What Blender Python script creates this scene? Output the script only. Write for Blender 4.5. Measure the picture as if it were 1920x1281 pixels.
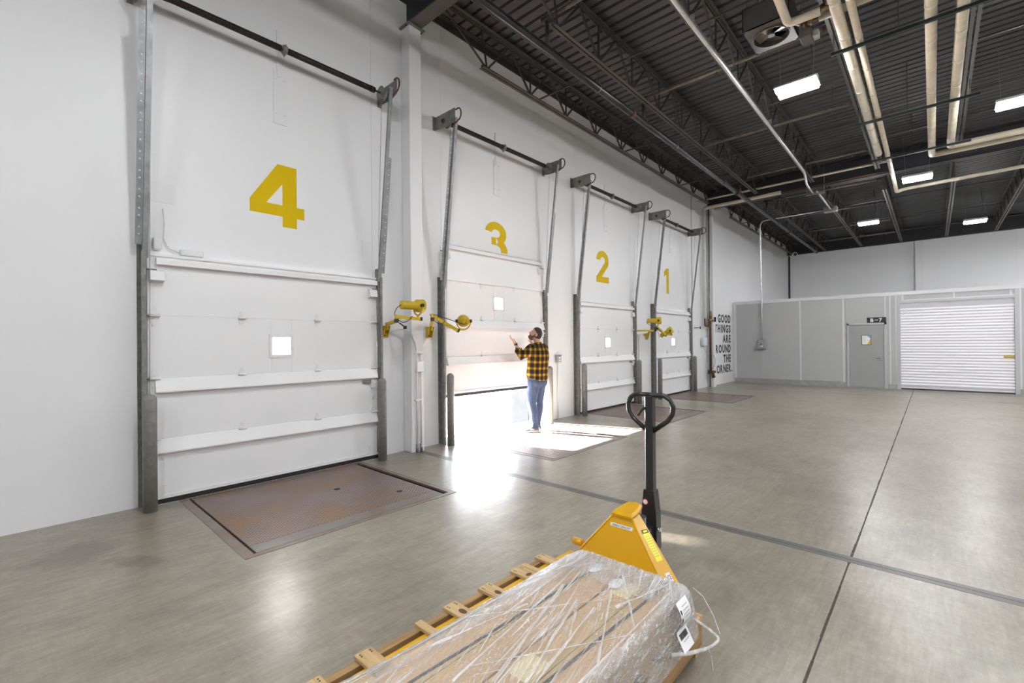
import bpy, bmesh, math, random
from mathutils import Vector, Matrix, noise

random.seed(7)
scene = bpy.context.scene
for _o in list(bpy.data.objects):
    bpy.data.objects.remove(_o)
COL = scene.collection
PI = math.pi

# ------------------------------------------------------------------ camera
cam_d = bpy.data.cameras.new('camera')
cam = bpy.data.objects.new('camera', cam_d)
COL.objects.link(cam)
cam_d.sensor_width = 36.0
cam_d.lens = 863.5 / 1920 * 36.0
cam_d.clip_start = 0.05
cam_d.clip_end = 600
AX = Vector((0.67453799, -0.00384717, 0.73823011))    # world X seen from the camera (right, down, forward)
AY = Vector((-0.73818247, 0.00898324, 0.67454128))
AZ = Vector((-0.00922678, -0.99995225, 0.00321962))
Mw = Matrix(((AX[0], -AX[1], -AX[2], 0.0),
             (AY[0], -AY[1], -AY[2], 0.0),
             (AZ[0], -AZ[1], -AZ[2], 1.55),
             (0, 0, 0, 1)))
cam.matrix_world = Mw
scene.camera = cam

# ------------------------------------------------------------------ world, sun, exposure
SKY_STRENGTH = 26.0
SUN_STRENGTH = 380.0
LAMP_STRENGTH = 188.0
scene.view_settings.view_transform = 'Standard'
scene.view_settings.look = 'None'
scene.view_settings.gamma = 1.0
scene.view_settings.use_curve_mapping = False
scene.view_settings.exposure = 0.20
scene.cycles.use_denoising = True
scene.cycles.max_bounces = 8
scene.cycles.diffuse_bounces = 5
scene.cycles.transparent_max_bounces = 24
scene.cycles.sample_clamp_indirect = 40.0

world = bpy.data.worlds.new('world')
scene.world = world
world.use_nodes = True
wn = world.node_tree.nodes
wl_ = world.node_tree.links
wn.clear()
w_out = wn.new('ShaderNodeOutputWorld')
w_bg = wn.new('ShaderNodeBackground')
w_mix = wn.new('ShaderNodeMixRGB')
w_grad = wn.new('ShaderNodeTexCoord')
w_sep = wn.new('ShaderNodeSeparateXYZ')
w_ramp = wn.new('ShaderNodeValToRGB')
wl_.new(w_grad.outputs['Generated'], w_sep.inputs[0])
wl_.new(w_sep.outputs['Z'], w_ramp.inputs[0])
w_ramp.color_ramp.elements[0].position = 0.0
w_ramp.color_ramp.elements[0].color = (0.93, 0.96, 1.0, 1)
w_ramp.color_ramp.elements[1].position = 0.9
w_ramp.color_ramp.elements[1].color = (0.62, 0.78, 1.0, 1)
wl_.new(w_ramp.outputs[0], w_bg.inputs[0])
w_bg.inputs[1].default_value = SKY_STRENGTH
wl_.new(w_bg.outputs[0], w_out.inputs[0])
wn.remove(w_mix)

sun_d = bpy.data.lights.new('sun', 'SUN')
sun_d.energy = SUN_STRENGTH
sun_d.angle = math.radians(0.9)
sun_d.color = (1.0, 0.97, 0.93)
sun = bpy.data.objects.new('sun', sun_d)
COL.objects.link(sun)
sun.location = (0, 30, 20)
sun.rotation_euler = Vector((0.48, -1.43, -0.545)).to_track_quat('-Z', 'Y').to_euler()


# ------------------------------------------------------------------ materials
def mk(name):
    m = bpy.data.materials.new(name)
    m.use_nodes = True
    nt = m.node_tree
    b = nt.nodes['Principled BSDF']
    return m, nt, b


def mat(name, col, rough=0.5, metal=0.0, var=0.0, scale=6.0, bump=0.0, bscale=40.0, spec=0.5, col2=None, stretch=None, rvar=0.0, coat=0.0):
    m, nt, b = mk(name)
    b.inputs['Base Color'].default_value = (*col, 1)
    b.inputs['Roughness'].default_value = rough
    b.inputs['Metallic'].default_value = metal
    b.inputs['Specular IOR Level'].default_value = spec
    if coat:
        b.inputs['Coat Weight'].default_value = coat
        b.inputs['Coat Roughness'].default_value = 0.15
    N = nt.nodes; L = nt.links
    if var or bump or rvar or col2:
        tc = N.new('ShaderNodeTexCoord')
        mp = N.new('ShaderNodeMapping')
        if stretch:
            mp.inputs['Scale'].default_value = stretch
        L.new(tc.outputs['Object'], mp.inputs[0])
    if var or col2:
        nz = N.new('ShaderNodeTexNoise')
        nz.inputs['Scale'].default_value = scale
        nz.inputs['Detail'].default_value = 6
        nz.inputs['Roughness'].default_value = 0.6
        L.new(mp.outputs[0], nz.inputs[0])
        rp = N.new('ShaderNodeValToRGB')
        rp.color_ramp.elements[0].position = 0.32
        rp.color_ramp.elements[1].position = 0.68
        c2 = col2 if col2 else tuple(min(1, c * (1 + var)) for c in col)
        c1 = col if col2 else tuple(c * (1 - var) for c in col)
        rp.color_ramp.elements[0].color = (*c1, 1)
        rp.color_ramp.elements[1].color = (*c2, 1)
        L.new(nz.outputs[0], rp.inputs[0])
        L.new(rp.outputs[0], b.inputs['Base Color'])
    if rvar:
        nr = N.new('ShaderNodeTexNoise')
        nr.inputs['Scale'].default_value = scale * 0.7
        nr.inputs['Detail'].default_value = 5
        L.new(mp.outputs[0], nr.inputs[0])
        mr = N.new('ShaderNodeMapRange')
        mr.inputs[3].default_value = rough - rvar
        mr.inputs[4].default_value = rough + rvar
        L.new(nr.outputs[0], mr.inputs[0])
        L.new(mr.outputs[0], b.inputs['Roughness'])
    if bump:
        nb = N.new('ShaderNodeTexNoise')
        nb.inputs['Scale'].default_value = bscale
        nb.inputs['Detail'].default_value = 4
        L.new(mp.outputs[0], nb.inputs[0])
        bp = N.new('ShaderNodeBump')
        bp.inputs['Strength'].default_value = bump
        bp.inputs['Distance'].default_value = 0.02
        L.new(nb.outputs[0], bp.inputs['Height'])
        L.new(bp.outputs[0], b.inputs['Normal'])
    return m


M = {}
M['wall'] = mat('white_wall_paint', (0.70, 0.70, 0.71), 0.42, var=0.012, scale=0.8, bump=0.03, bscale=6)
M['wall_core'] = mat('wall_core_grey', (0.50, 0.50, 0.50), 0.8)
M['door_white'] = mat('door_white', (0.72, 0.72, 0.725), 0.38, var=0.01, scale=2.0, bump=0.02, bscale=90)
M['hw_white'] = mat('hardware_white', (0.68, 0.68, 0.68), 0.4, var=0.05, scale=12)
M['plate_white'] = mat('plate_white', (0.68, 0.68, 0.69), 0.45)
M['galv'] = mat('galvanised_grey', (0.24, 0.245, 0.25), 0.48, 0.55, var=0.22, scale=9, rvar=0.1)
M['galv_dark'] = mat('weathered_galvanised', (0.21, 0.21, 0.20), 0.5, 0.5, var=0.25, scale=14)
M['bollard'] = mat('bollard_grey', (0.19, 0.185, 0.175), 0.42, 0.0, var=0.18, scale=14, rvar=0.12, bump=0.06, bscale=25)
M['black'] = mat('black_rubber', (0.012, 0.012, 0.012), 0.6)
M['pit'] = mat('pit_black', (0.02, 0.019, 0.018), 0.9)
M['spring'] = mat('greased_spring', (0.018, 0.014, 0.012), 0.38, 0.4, var=0.5, scale=60)
M['rust'] = mat('rusty_steel', (0.10, 0.045, 0.025), 0.7, 0.2, var=0.4, scale=30)
M['yellow_num'] = mat('yellow_wall_paint', (0.60, 0.415, 0.0), 0.6, spec=0.15)
M['yellow'] = mat('yellow_enamel', (0.66, 0.35, 0.0), 0.34, coat=0.08)
M['lamp_yellow'] = mat('lamp_yellow', (0.52, 0.36, 0.003), 0.42, var=0.06, scale=20)
M['steel_dark'] = mat('roof_steel', (0.050, 0.046, 0.042), 0.55, 0.2, var=0.25, scale=3)
M['chord'] = mat('joist_chord_steel', (0.085, 0.077, 0.070), 0.5, 0.2, var=0.2, scale=3)
M['girder'] = mat('girder_paint', (0.024, 0.023, 0.027), 0.6, var=0.2, scale=2)
M['deck'] = mat('roof_deck', (0.070, 0.069, 0.073), 0.65, 0.0, var=0.14, scale=1.3, stretch=(3, 0.5, 1))
M['conduit'] = mat('bright_conduit', (0.70, 0.70, 0.71), 0.25, 0.55, var=0.08, scale=10)
M['tube'] = mat('sprinkler_main_dark', (0.036, 0.035, 0.037), 0.25, 0.4, var=0.3, scale=5, stretch=(0.4, 3, 3))
M['branch'] = mat('branch_pipe_old', (0.20, 0.175, 0.13), 0.5, 0.4, var=0.3, scale=8)
M['cream'] = mat('cream_insulation', (0.62, 0.555, 0.435), 0.6, var=0.10, scale=5, bump=0.15, bscale=18)
M['strut'] = mat('green_strut', (0.012, 0.022, 0.021), 0.5, 0.3)
M['heater'] = mat('heater_housing', (0.075, 0.070, 0.063), 0.6, 0.0, var=0.12, scale=5)
M['fan'] = mat('fan_blade', (0.11, 0.095, 0.08), 0.4, 0.5, var=0.2, scale=8)
M['brass'] = mat('valve_brass', (0.22, 0.15, 0.07), 0.5, 0.5, var=0.4, scale=30)
M['grey_box'] = mat('grey_junction_box', (0.34, 0.34, 0.345), 0.45, 0.3)
M['part_grey'] = mat('partition_grey', (0.43, 0.43, 0.43), 0.55, var=0.015, scale=2)
M['part_door'] = mat('partition_door_grey', (0.32, 0.32, 0.32), 0.5, var=0.02, scale=3)
M['part_trim'] = mat('partition_trim_white', (0.62, 0.62, 0.63), 0.35, 0.0)
M['part_alu'] = mat('partition_frame_grey', (0.46, 0.46, 0.475), 0.38, 0.15)
M['part_base'] = mat('partition_base', (0.36, 0.37, 0.355), 0.32, 0.3, var=0.12, scale=6)
M['slat'] = mat('rollup_slat_white', (0.80, 0.80, 0.83), 0.3, 0.0)
M['slat_plain'] = mat('rollup_curtain', (0.52, 0.52, 0.55), 0.35, 0.15)
M['sign_black'] = mat('sign_black', (0.014, 0.014, 0.018), 0.4)
M['paper'] = mat('paper_white', (0.82, 0.82, 0.82), 0.6)
M['ink'] = mat('ink_black', (0.012, 0.012, 0.013), 0.5)
M['ink_grey'] = mat('ink_grey', (0.35, 0.35, 0.37), 0.6)
M['ink_blue'] = mat('ink_blue', (0.03, 0.04, 0.35), 0.5)
M['ink_red'] = mat('ink_red', (0.62, 0.03, 0.03), 0.5)
M['poster_blue'] = mat('poster_blue', (0.22, 0.45, 0.62), 0.5)
M['poster_yellow'] = mat('poster_yellow', (0.72, 0.42, 0.03), 0.5)
M['chrome'] = mat('satin_chrome', (0.66, 0.66, 0.67), 0.25, 0.95)
M['brass_latch'] = mat('yellow_latch', (0.52, 0.36, 0.04), 0.4, 0.3)
M['jack_black'] = mat('jack_black', (0.018, 0.018, 0.020), 0.36, coat=0.2)
M['sticker_yellow'] = mat('sticker_yellow', (0.86, 0.78, 0.01), 0.45)
M['rubber'] = mat('wheel_rubber', (0.03, 0.03, 0.03), 0.6)
M['carton'] = mat('carton_brown', (0.50, 0.335, 0.18), 0.75, var=0.025, scale=4, stretch=(1, 5, 1))
M['tape'] = mat('carton_tape', (0.50, 0.36, 0.17), 0.25)
M['strap'] = mat('black_strap', (0.02, 0.022, 0.026), 0.4)
M['tape_pale'] = mat('pale_paper_patch', (0.72, 0.62, 0.36), 0.6)
M['pad'] = mat('dock_pad_fabric', (0.013, 0.0135, 0.0145), 0.9, var=0.1, scale=3, spec=0.0)
M['apron'] = mat('outside_concrete', (0.60, 0.59, 0.57), 0.9, var=0.06, scale=0.5)
M['shade_sheet_grey'] = mat('shade_sheet_grey', (0.55, 0.55, 0.55), 0.9)
M['skin'] = mat('skin', (0.52, 0.29, 0.205), 0.5, var=0.05, scale=20)
M['hair'] = mat('hair_dark', (0.022, 0.014, 0.010), 0.55, bump=0.5, bscale=160)
M['beard'] = mat('beard_brown', (0.085, 0.035, 0.018), 0.6, bump=0.5, bscale=160)
M['shoe'] = mat('shoe_grey', (0.13, 0.13, 0.15), 0.65, var=0.15, scale=40)
M['shoe_sole'] = mat('shoe_sole_white', (0.72, 0.71, 0.70), 0.5)
M['watch'] = mat('watch_dark', (0.02, 0.016, 0.014), 0.35)
M['eye'] = mat('eye_dark', (0.03, 0.02, 0.02), 0.2)
M['joint_fill'] = mat('joint_filler_grey', (0.095, 0.09, 0.088), 0.42, var=0.2, scale=7, rvar=0.1)
M['groove'] = mat('groove_dark', (0.055, 0.045, 0.033), 0.8, var=0.4, scale=30)
M['lev_frame'] = mat('leveler_frame_red', (0.175, 0.105, 0.085), 0.5, 0.1, col2=(0.20, 0.185, 0.165), scale=5)
M['lev_header'] = mat('leveler_header', (0.165, 0.165, 0.148), 0.36, 0.0, col2=(0.15, 0.095, 0.085), scale=2)
M['blue_box'] = mat('pale_control_box', (0.55, 0.58, 0.60), 0.45)
M['glass'] = None


def emis(name, col, st):
    m, nt, b = mk(name)
    nt.nodes.remove(b)
    e = nt.nodes.new('ShaderNodeEmission')
    e.inputs[0].default_value = (*col, 1)
    e.inputs[1].default_value = st
    nt.links.new(e.outputs[0], nt.nodes['Material Output'].inputs[0])
    return m


M['lens'] = emis('lamp_lens', (0.965, 0.98, 1.0), LAMP_STRENGTH)


def glass_mat():
    """cloudy acrylic door light: mostly diffusing, a little clear"""
    m, nt, b = mk('cloudy_glazing')
    N = nt.nodes; L = nt.links
    N.remove(b)
    t = N.new('ShaderNodeBsdfTransparent')
    t.inputs[0].default_value = (0.95, 0.95, 0.93, 1)
    tr = N.new('ShaderNodeBsdfTranslucent')
    tr.inputs[0].default_value = (0.9, 0.9, 0.9, 1)
    g = N.new('ShaderNodeBsdfGlossy')
    g.inputs['Roughness'].default_value = 0.1
    m1 = N.new('ShaderNodeMixShader')
    m1.inputs[0].default_value = 0.955
    L.new(t.outputs[0], m1.inputs[1])
    L.new(tr.outputs[0], m1.inputs[2])
    mx = N.new('ShaderNodeMixShader')
    mx.inputs[0].default_value = 0.05
    L.new(m1.outputs[0], mx.inputs[1])
    L.new(g.outputs[0], mx.inputs[2])
    L.new(mx.outputs[0], N['Material Output'].inputs[0])
    return m


M['glass'] = glass_mat()


def floor_mat():
    m, nt, b = mk('polished_concrete')
    N = nt.nodes; L = nt.links
    tc = N.new('ShaderNodeTexCoord')

    def nz(scale, detail, rough, mapping=None, dist=0.0):
        n = N.new('ShaderNodeTexNoise')
        n.inputs['Scale'].default_value = scale
        n.inputs['Detail'].default_value = detail
        n.inputs['Roughness'].default_value = rough
        n.inputs['Distortion'].default_value = dist
        if mapping:
            mp = N.new('ShaderNodeMapping')
            mp.inputs['Scale'].default_value = mapping[0]
            mp.inputs['Rotation'].default_value = (0, 0, mapping[1])
            L.new(tc.outputs['Object'], mp.inputs[0])
            L.new(mp.outputs[0], n.inputs[0])
        else:
            L.new(tc.outputs['Object'], n.inputs[0])
        return n

    def ramp(src, p0, c0, p1, c1):
        r = N.new('ShaderNodeValToRGB')
        r.color_ramp.elements[0].position = p0
        r.color_ramp.elements[0].color = (*c0, 1)
        r.color_ramp.elements[1].position = p1
        r.color_ramp.elements[1].color = (*c1, 1)
        L.new(src.outputs[0], r.inputs[0])
        return r

    def mul(a, bb, f=1.0):
        x = N.new('ShaderNodeMixRGB')
        x.blend_type = 'MULTIPLY'
        x.inputs[0].default_value = f
        L.new(a.outputs[0], x.inputs[1])
        L.new(bb.outputs[0], x.inputs[2])
        return x

    base = ramp(nz(0.7, 8, 0.58), 0.26, (0.215, 0.186, 0.143), 0.74, (0.312, 0.279, 0.225))
    fine = ramp(nz(16.0, 9, 0.75), 0.28, (0.82, 0.82, 0.82), 0.72, (1.12, 1.12, 1.12))
    swirl = ramp(nz(2.6, 10, 0.72, ((1.0, 2.2, 1.0), 0.5), 0.3), 0.30, (0.76, 0.76, 0.765), 0.66, (1.13, 1.13, 1.12))
    scuff = ramp(nz(5.0, 7, 0.65, ((0.8, 9.0, 1.0), -0.35), 0.8), 0.28, (0.80, 0.795, 0.785), 0.62, (1.08, 1.08, 1.08))
    scuff2 = ramp(nz(6.0, 7, 0.65, ((9.0, 0.7, 1.0), -0.2), 0.8), 0.28, (0.90, 0.895, 0.885), 0.62, (1.04, 1.04, 1.04))
    stain = ramp(nz(0.9, 4, 0.5, ((1.0, 1.0, 1.0), 0.9), 0.4), 0.20, (0.74, 0.74, 0.74), 0.46, (1.0, 1.0, 1.0))
    col = mul(mul(mul(mul(mul(base, fine), swirl), scuff, 0.9), scuff2, 0.9), stain, 0.8)
    warp = nz(4.0, 6, 0.6)

    def spot(x_, y_, rx, ry, rot, dark, soft=0.5):
        """old oil or water mark: irregular outline, fixed place on the slab"""
        mp = N.new('ShaderNodeMapping')
        mp.vector_type = 'TEXTURE'
        mp.inputs['Location'].default_value = (x_, y_, 0)
        mp.inputs['Rotation'].default_value = (0, 0, rot)
        mp.inputs['Scale'].default_value = (rx, ry, 1)
        L.new(tc.outputs['Object'], mp.inputs[0])
        ln = N.new('ShaderNodeVectorMath'); ln.operation = 'LENGTH'
        L.new(mp.outputs[0], ln.inputs[0])
        ad = N.new('ShaderNodeMath'); ad.operation = 'MULTIPLY_ADD'
        ad.inputs[1].default_value = 1.6
        L.new(warp.outputs[0], ad.inputs[0]); L.new(ln.outputs['Value'], ad.inputs[2])
        r = N.new('ShaderNodeValToRGB')
        mr = N.new('ShaderNodeMapRange')
        mr.inputs[1].default_value = 1.5; mr.inputs[2].default_value = 1.5 + soft
        L.new(ad.outputs[0], mr.inputs[0])
        r.color_ramp.elements[0].color = (dark, dark, dark, 1)
        r.color_ramp.elements[1].color = (1, 1, 1, 1)
        L.new(mr.outputs[0], r.inputs[0])
        return r

    for sp_ in ((0.35, 4.75, 0.30, 0.22, 0.3, 0.72), (0.62, 4.25, 0.22, 0.09, -0.9, 0.74), (1.62, 1.98, 0.12, 0.04, -0.5, 0.70), (1.55, 3.32, 0.35, 0.14, 0.2, 0.86, 0.25), (2.66, 2.03, 0.05, 0.03, 0.5, 0.72),
                (0.9, 2.6, 0.3, 0.12, 0.4, 0.84), (2.6, 2.9, 0.35, 0.2, 0.8, 0.86), (7.2, 2.2, 1.3, 0.5, 0.4, 0.88), (9.5, 1.2, 1.6, 0.5, 0.2, 0.90), (5.6, 0.9, 0.5, 0.35, 0.1, 0.88), (16.9, 4.2, 1.0, 0.5, 0, 0.85)):
        col = mul(col, spot(*sp_))
    L.new(col.outputs[0], b.inputs['Base Color'])
    rr = N.new('ShaderNodeMapRange')
    rr.inputs[1].default_value = 0.1
    rr.inputs[2].default_value = 0.9
    rr.inputs[3].default_value = 0.25
    rr.inputs[4].default_value = 0.36
    L.new(nz(1.3, 8, 0.65, None, 0.0).outputs[0], rr.inputs[0])
    L.new(rr.outputs[0], b.inputs['Roughness'])
    b.inputs['Specular IOR Level'].default_value = 0.55
    bp = N.new('ShaderNodeBump')
    bp.inputs['Strength'].default_value = 0.05
    bp.inputs['Distance'].default_value = 0.01
    L.new(nz(26, 5, 0.6).outputs[0], bp.inputs['Height'])
    L.new(bp.outputs[0], b.inputs['Normal'])
    return m


M['floor'] = floor_mat()


def tread_mat():
    """rusty red-brown steel with raised tread lugs (fine relief only)"""
    m, nt, b = mk('tread_plate')
    N = nt.nodes; L = nt.links
    tc = N.new('ShaderNodeTexCoord')

    def wave(rot):
        mp = N.new('ShaderNodeMapping')
        mp.inputs['Rotation'].default_value = (0, 0, rot)
        L.new(tc.outputs['Object'], mp.inputs[0])
        w = N.new('ShaderNodeTexWave')
        w.wave_type = 'BANDS'
        w.inputs['Scale'].default_value = 11.0
        w.inputs['Distortion'].default_value = 0.0
        L.new(mp.outputs[0], w.inputs[0])
        return w
    a, c = wave(PI / 4), wave(-PI / 4)
    mu = N.new('ShaderNodeMath'); mu.operation = 'MULTIPLY'
    L.new(a.outputs['Fac'], mu.inputs[0]); L.new(c.outputs['Fac'], mu.inputs[1])
    th = N.new('ShaderNodeMapRange')
    th.inputs[1].default_value = 0.30; th.inputs[2].default_value = 0.55
    L.new(mu.outputs[0], th.inputs[0])
    n = N.new('ShaderNodeTexNoise'); n.inputs['Scale'].default_value = 1.7; n.inputs['Detail'].default_value = 8
    L.new(tc.outputs['Object'], n.inputs[0])
    r = N.new('ShaderNodeValToRGB')
    e = r.color_ramp.elements
    e[0].position = 0.33; e[0].color = (0.20, 0.115, 0.05, 1)
    e[1].position = 0.62; e[1].color = (0.175, 0.135, 0.128, 1)
    k = e.new(0.47); k.color = (0.165, 0.112, 0.09, 1)
    L.new(n.outputs[0], r.inputs[0])
    lt = N.new('ShaderNodeMixRGB'); lt.blend_type = 'MULTIPLY'; lt.inputs[0].default_value = 1.0
    lr = N.new('ShaderNodeValToRGB'); lr.color_ramp.elements[0].color = (0.92, 0.92, 0.92, 1); lr.color_ramp.elements[1].color = (1.75, 1.75, 1.78, 1)
    L.new(th.outputs[0], lr.inputs[0]); L.new(r.outputs[0], lt.inputs[1]); L.new(lr.outputs[0], lt.inputs[2])
    L.new(lt.outputs[0], b.inputs['Base Color'])
    b.inputs['Roughness'].default_value = 0.42
    b.inputs['Metallic'].default_value = 0.25
    bp = N.new('ShaderNodeBump'); bp.inputs['Strength'].default_value = 0.75; bp.inputs['Distance'].default_value = 0.004
    L.new(th.outputs[0], bp.inputs['Height'])
    L.new(bp.outputs[0], b.inputs['Normal'])
    return m


M['tread'] = tread_mat()


def wood_mat(name, c1, c2, along='x'):
    m, nt, b = mk(name)
    N = nt.nodes; L = nt.links
    tc = N.new('ShaderNodeTexCoord')
    mp = N.new('ShaderNodeMapping')
    mp.inputs['Scale'].default_value = (2.5, 38, 38) if along == 'x' else (38, 2.5, 38)
    L.new(tc.outputs['Object'], mp.inputs[0])
    n = N.new('ShaderNodeTexNoise'); n.inputs['Scale'].default_value = 1.0; n.inputs['Detail'].default_value = 7
    n.inputs['Distortion'].default_value = 0.7
    L.new(mp.outputs[0], n.inputs[0])
    r = N.new('ShaderNodeValToRGB')
    r.color_ramp.elements[0].position = 0.3; r.color_ramp.elements[0].color = (*c1, 1)
    r.color_ramp.elements[1].position = 0.7; r.color_ramp.elements[1].color = (*c2, 1)
    L.new(n.outputs[0], r.inputs[0])
    L.new(r.outputs[0], b.inputs['Base Color'])
    b.inputs['Roughness'].default_value = 0.7
    return m


M['wood_board'] = wood_mat('pallet_board_wood', (0.40, 0.26, 0.115), (0.58, 0.42, 0.215), 'y')
M['wood_string'] = wood_mat('pallet_stringer_wood', (0.25, 0.145, 0.055), (0.42, 0.26, 0.11), 'x')
M['knot'] = mat('wood_knot', (0.10, 0.05, 0.02), 0.8)


def film_mat(name, amount=0.5, base=0.10, seed=0.0):
    """clear film: see-through where smooth, whitish where it is gathered into streaks"""
    m, nt, b = mk(name)
    N = nt.nodes; L = nt.links
    tc = N.new('ShaderNodeTexCoord')

    def streak(rot, sc, sd, det=6, dist=0.3):
        mp = N.new('ShaderNodeMapping')
        mp.inputs['Rotation'].default_value = (0, 0, rot)
        mp.inputs['Location'].default_value = (sd + seed, sd * 0.3, 0)
        L.new(tc.outputs['Object'], mp.inputs[0])
        m2 = N.new('ShaderNodeMapping')
        m2.inputs['Scale'].default_value = sc
        L.new(mp.outputs[0], m2.inputs[0])
        n = N.new('ShaderNodeTexNoise')
        n.inputs['Scale'].default_value = 1.0
        n.inputs['Detail'].default_value = det
        n.inputs['Roughness'].default_value = 0.65
        n.inputs['Distortion'].default_value = dist
        L.new(m2.outputs[0], n.inputs[0])
        return n

    def rng(n, a, bb, lo, hi):
        r = N.new('ShaderNodeMapRange')
        r.inputs[1].default_value = a; r.inputs[2].default_value = bb
        r.inputs[3].default_value = lo; r.inputs[4].default_value = hi
        L.new(n.outputs[0], r.inputs[0])
        return r

    def op(o, a, bb):
        q = N.new('ShaderNodeMath'); q.operation = o
        L.new(a.outputs[0], q.inputs[0]); L.new(bb.outputs[0], q.inputs[1])
        return q
    s1 = streak(-0.17, (2.0, 55, 55), 1.0)
    s2 = streak(-0.42, (2.0, 70, 70), 4.0)
    s3 = streak(0.60, (2.4, 60, 60), 9.0)
    s4 = streak(-0.25, (16, 130, 130), 2.0, 8)
    big = streak(-0.25, (1.4, 6.0, 6.0), 6.0, 4)
    lines = op('MAXIMUM', op('MAXIMUM', rng(s1, 0.50, 0.70, 0.0, 0.85), rng(s2, 0.52, 0.70, 0.0, 0.85)), op('MAXIMUM', rng(s3, 0.57, 0.70, 0.0, 0.6), rng(s4, 0.55, 0.72, 0.0, 0.75)))
    cov = op('MULTIPLY', lines, rng(big, 0.32, 0.62, 0.35, 1.0))
    tot = N.new('ShaderNodeMath'); tot.operation = 'MULTIPLY_ADD'
    tot.inputs[1].default_value = amount
    tot.inputs[2].default_value = base
    tot.use_clamp = True
    L.new(cov.outputs[0], tot.inputs[0])
    hgt = op('ADD', lines, s4)
    bp = N.new('ShaderNodeBump'); bp.inputs['Strength'].default_value = 0.8; bp.inputs['Distance'].default_value = 0.008
    L.new(hgt.outputs[0], bp.inputs['Height'])
    b2 = N.new('ShaderNodeBump'); b2.inputs['Strength'].default_value = 0.25; b2.inputs['Distance'].default_value = 0.004
    L.new(hgt.outputs[0], b2.inputs['Height'])
    b.inputs['Base Color'].default_value = (0.93, 0.935, 0.945, 1)
    b.inputs['Roughness'].default_value = 0.20
    b.inputs['Specular IOR Level'].default_value = 0.8
    L.new(b2.outputs[0], b.inputs['Normal'])
    trl = N.new('ShaderNodeBsdfTranslucent'); trl.inputs[0].default_value = (0.93, 0.935, 0.945, 1)
    wt = N.new('ShaderNodeMixShader'); wt.inputs[0].default_value = 0.35
    L.new(b.outputs[0], wt.inputs[1]); L.new(trl.outputs[0], wt.inputs[2])
    t = N.new('ShaderNodeBsdfTransparent')
    t.inputs[0].default_value = (0.985, 0.985, 0.985, 1)
    g = N.new('ShaderNodeBsdfGlossy'); g.inputs['Roughness'].default_value = 0.13
    L.new(bp.outputs[0], g.inputs['Normal'])
    mg = N.new('ShaderNodeMixShader'); mg.inputs[0].default_value = 0.16
    L.new(t.outputs[0], mg.inputs[1]); L.new(g.outputs[0], mg.inputs[2])
    ms = N.new('ShaderNodeMixShader')
    L.new(tot.outputs[0], ms.inputs[0]); L.new(mg.outputs[0], ms.inputs[1]); L.new(wt.outputs[0], ms.inputs[2])
    L.new(ms.outputs[0], N['Material Output'].inputs[0])
    return m


M['film'] = film_mat('stretch_film', 0.85, 0.08)
M['film_b'] = film_mat('stretch_film_second_layer', 0.85, 0.12, 11.0)
M['film_dense'] = film_mat('stretch_film_bunched', 0.55, 0.42, 5.0)


def plaid_mat():
    m, nt, b = mk('plaid_flannel')
    N = nt.nodes; L = nt.links
    tc = N.new('ShaderNodeTexCoord')
    sp = N.new('ShaderNodeSeparateXYZ')
    L.new(tc.outputs['Object'], sp.inputs[0])

    def math_(op, a, bv):
        q = N.new('ShaderNodeMath'); q.operation = op
        if isinstance(a, (int, float)):
            q.inputs[0].default_value = a
        else:
            L.new(a, q.inputs[0])
        if isinstance(bv, (int, float)):
            q.inputs[1].default_value = bv
        else:
            L.new(bv, q.inputs[1])
        return q.outputs[0]
    u = math_('ADD', math_('MULTIPLY', sp.outputs['X'], 0.85), math_('MULTIPLY', sp.outputs['Y'], -0.75))

    def band(c, per):
        fr = math_('FRACT', math_('MULTIPLY', math_('ADD', c, 10.0), 1.0 / per), 0.0)
        d = math_('ABSOLUTE', math_('SUBTRACT', fr, 0.5), 0.0)
        r = N.new('ShaderNodeMapRange')
        r.interpolation_type = 'SMOOTHSTEP'
        r.inputs[1].default_value = 0.20; r.inputs[2].default_value = 0.42
        r.inputs[3].default_value = 1.0; r.inputs[4].default_value = 0.0
        L.new(d, r.inputs[0])
        return r.outputs[0]
    bx_, bz_ = band(u, 0.100), band(sp.outputs['Z'], 0.110)
    tot = math_('MULTIPLY', math_('ADD', bx_, bz_), 0.5)
    r = N.new('ShaderNodeValToRGB')
    e = r.color_ramp.elements
    e[0].position = 0.0; e[0].color = (0.46, 0.265, 0.009, 1)
    e[1].position = 0.95; e[1].color = (0.012, 0.011, 0.012, 1)
    k = e.new(0.5); k.color = (0.115, 0.066, 0.010, 1)
    L.new(tot, r.inputs[0])
    L.new(r.outputs[0], b.inputs['Base Color'])
    b.inputs['Roughness'].default_value = 0.9
    b.inputs['Specular IOR Level'].default_value = 0.2
    return m


M['plaid'] = plaid_mat()
M['denim'] = mat('blue_denim', (0.032, 0.050, 0.100), 0.85, col2=(0.068, 0.100, 0.172), scale=9, stretch=(1, 1, 0.35), spec=0.2)
M['tshirt'] = mat('black_tshirt', (0.015, 0.015, 0.017), 0.9)


# ------------------------------------------------------------------ geometry helpers
def wloc(o):
    v = Vector((0, 0, 0))
    while o is not None:
        v += Vector(o.location)
        o = o.parent
    return v


def thing(name, label, cat, loc=(0, 0, 0), group=None, rz=0.0, kind=None):
    o = bpy.data.objects.new(name, None)
    COL.objects.link(o)
    o.location = loc
    o.rotation_euler = (0, 0, rz)
    o.empty_display_size = 0.1
    o['label'] = label
    o['category'] = cat
    if group:
        o['group'] = group
    if kind:
        o['kind'] = kind
    return o


def tag(o, label, cat, group=None, kind=None):
    o['label'] = label
    o['category'] = cat
    if group:
        o['group'] = group
    if kind:
        o['kind'] = kind
    return o


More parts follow.
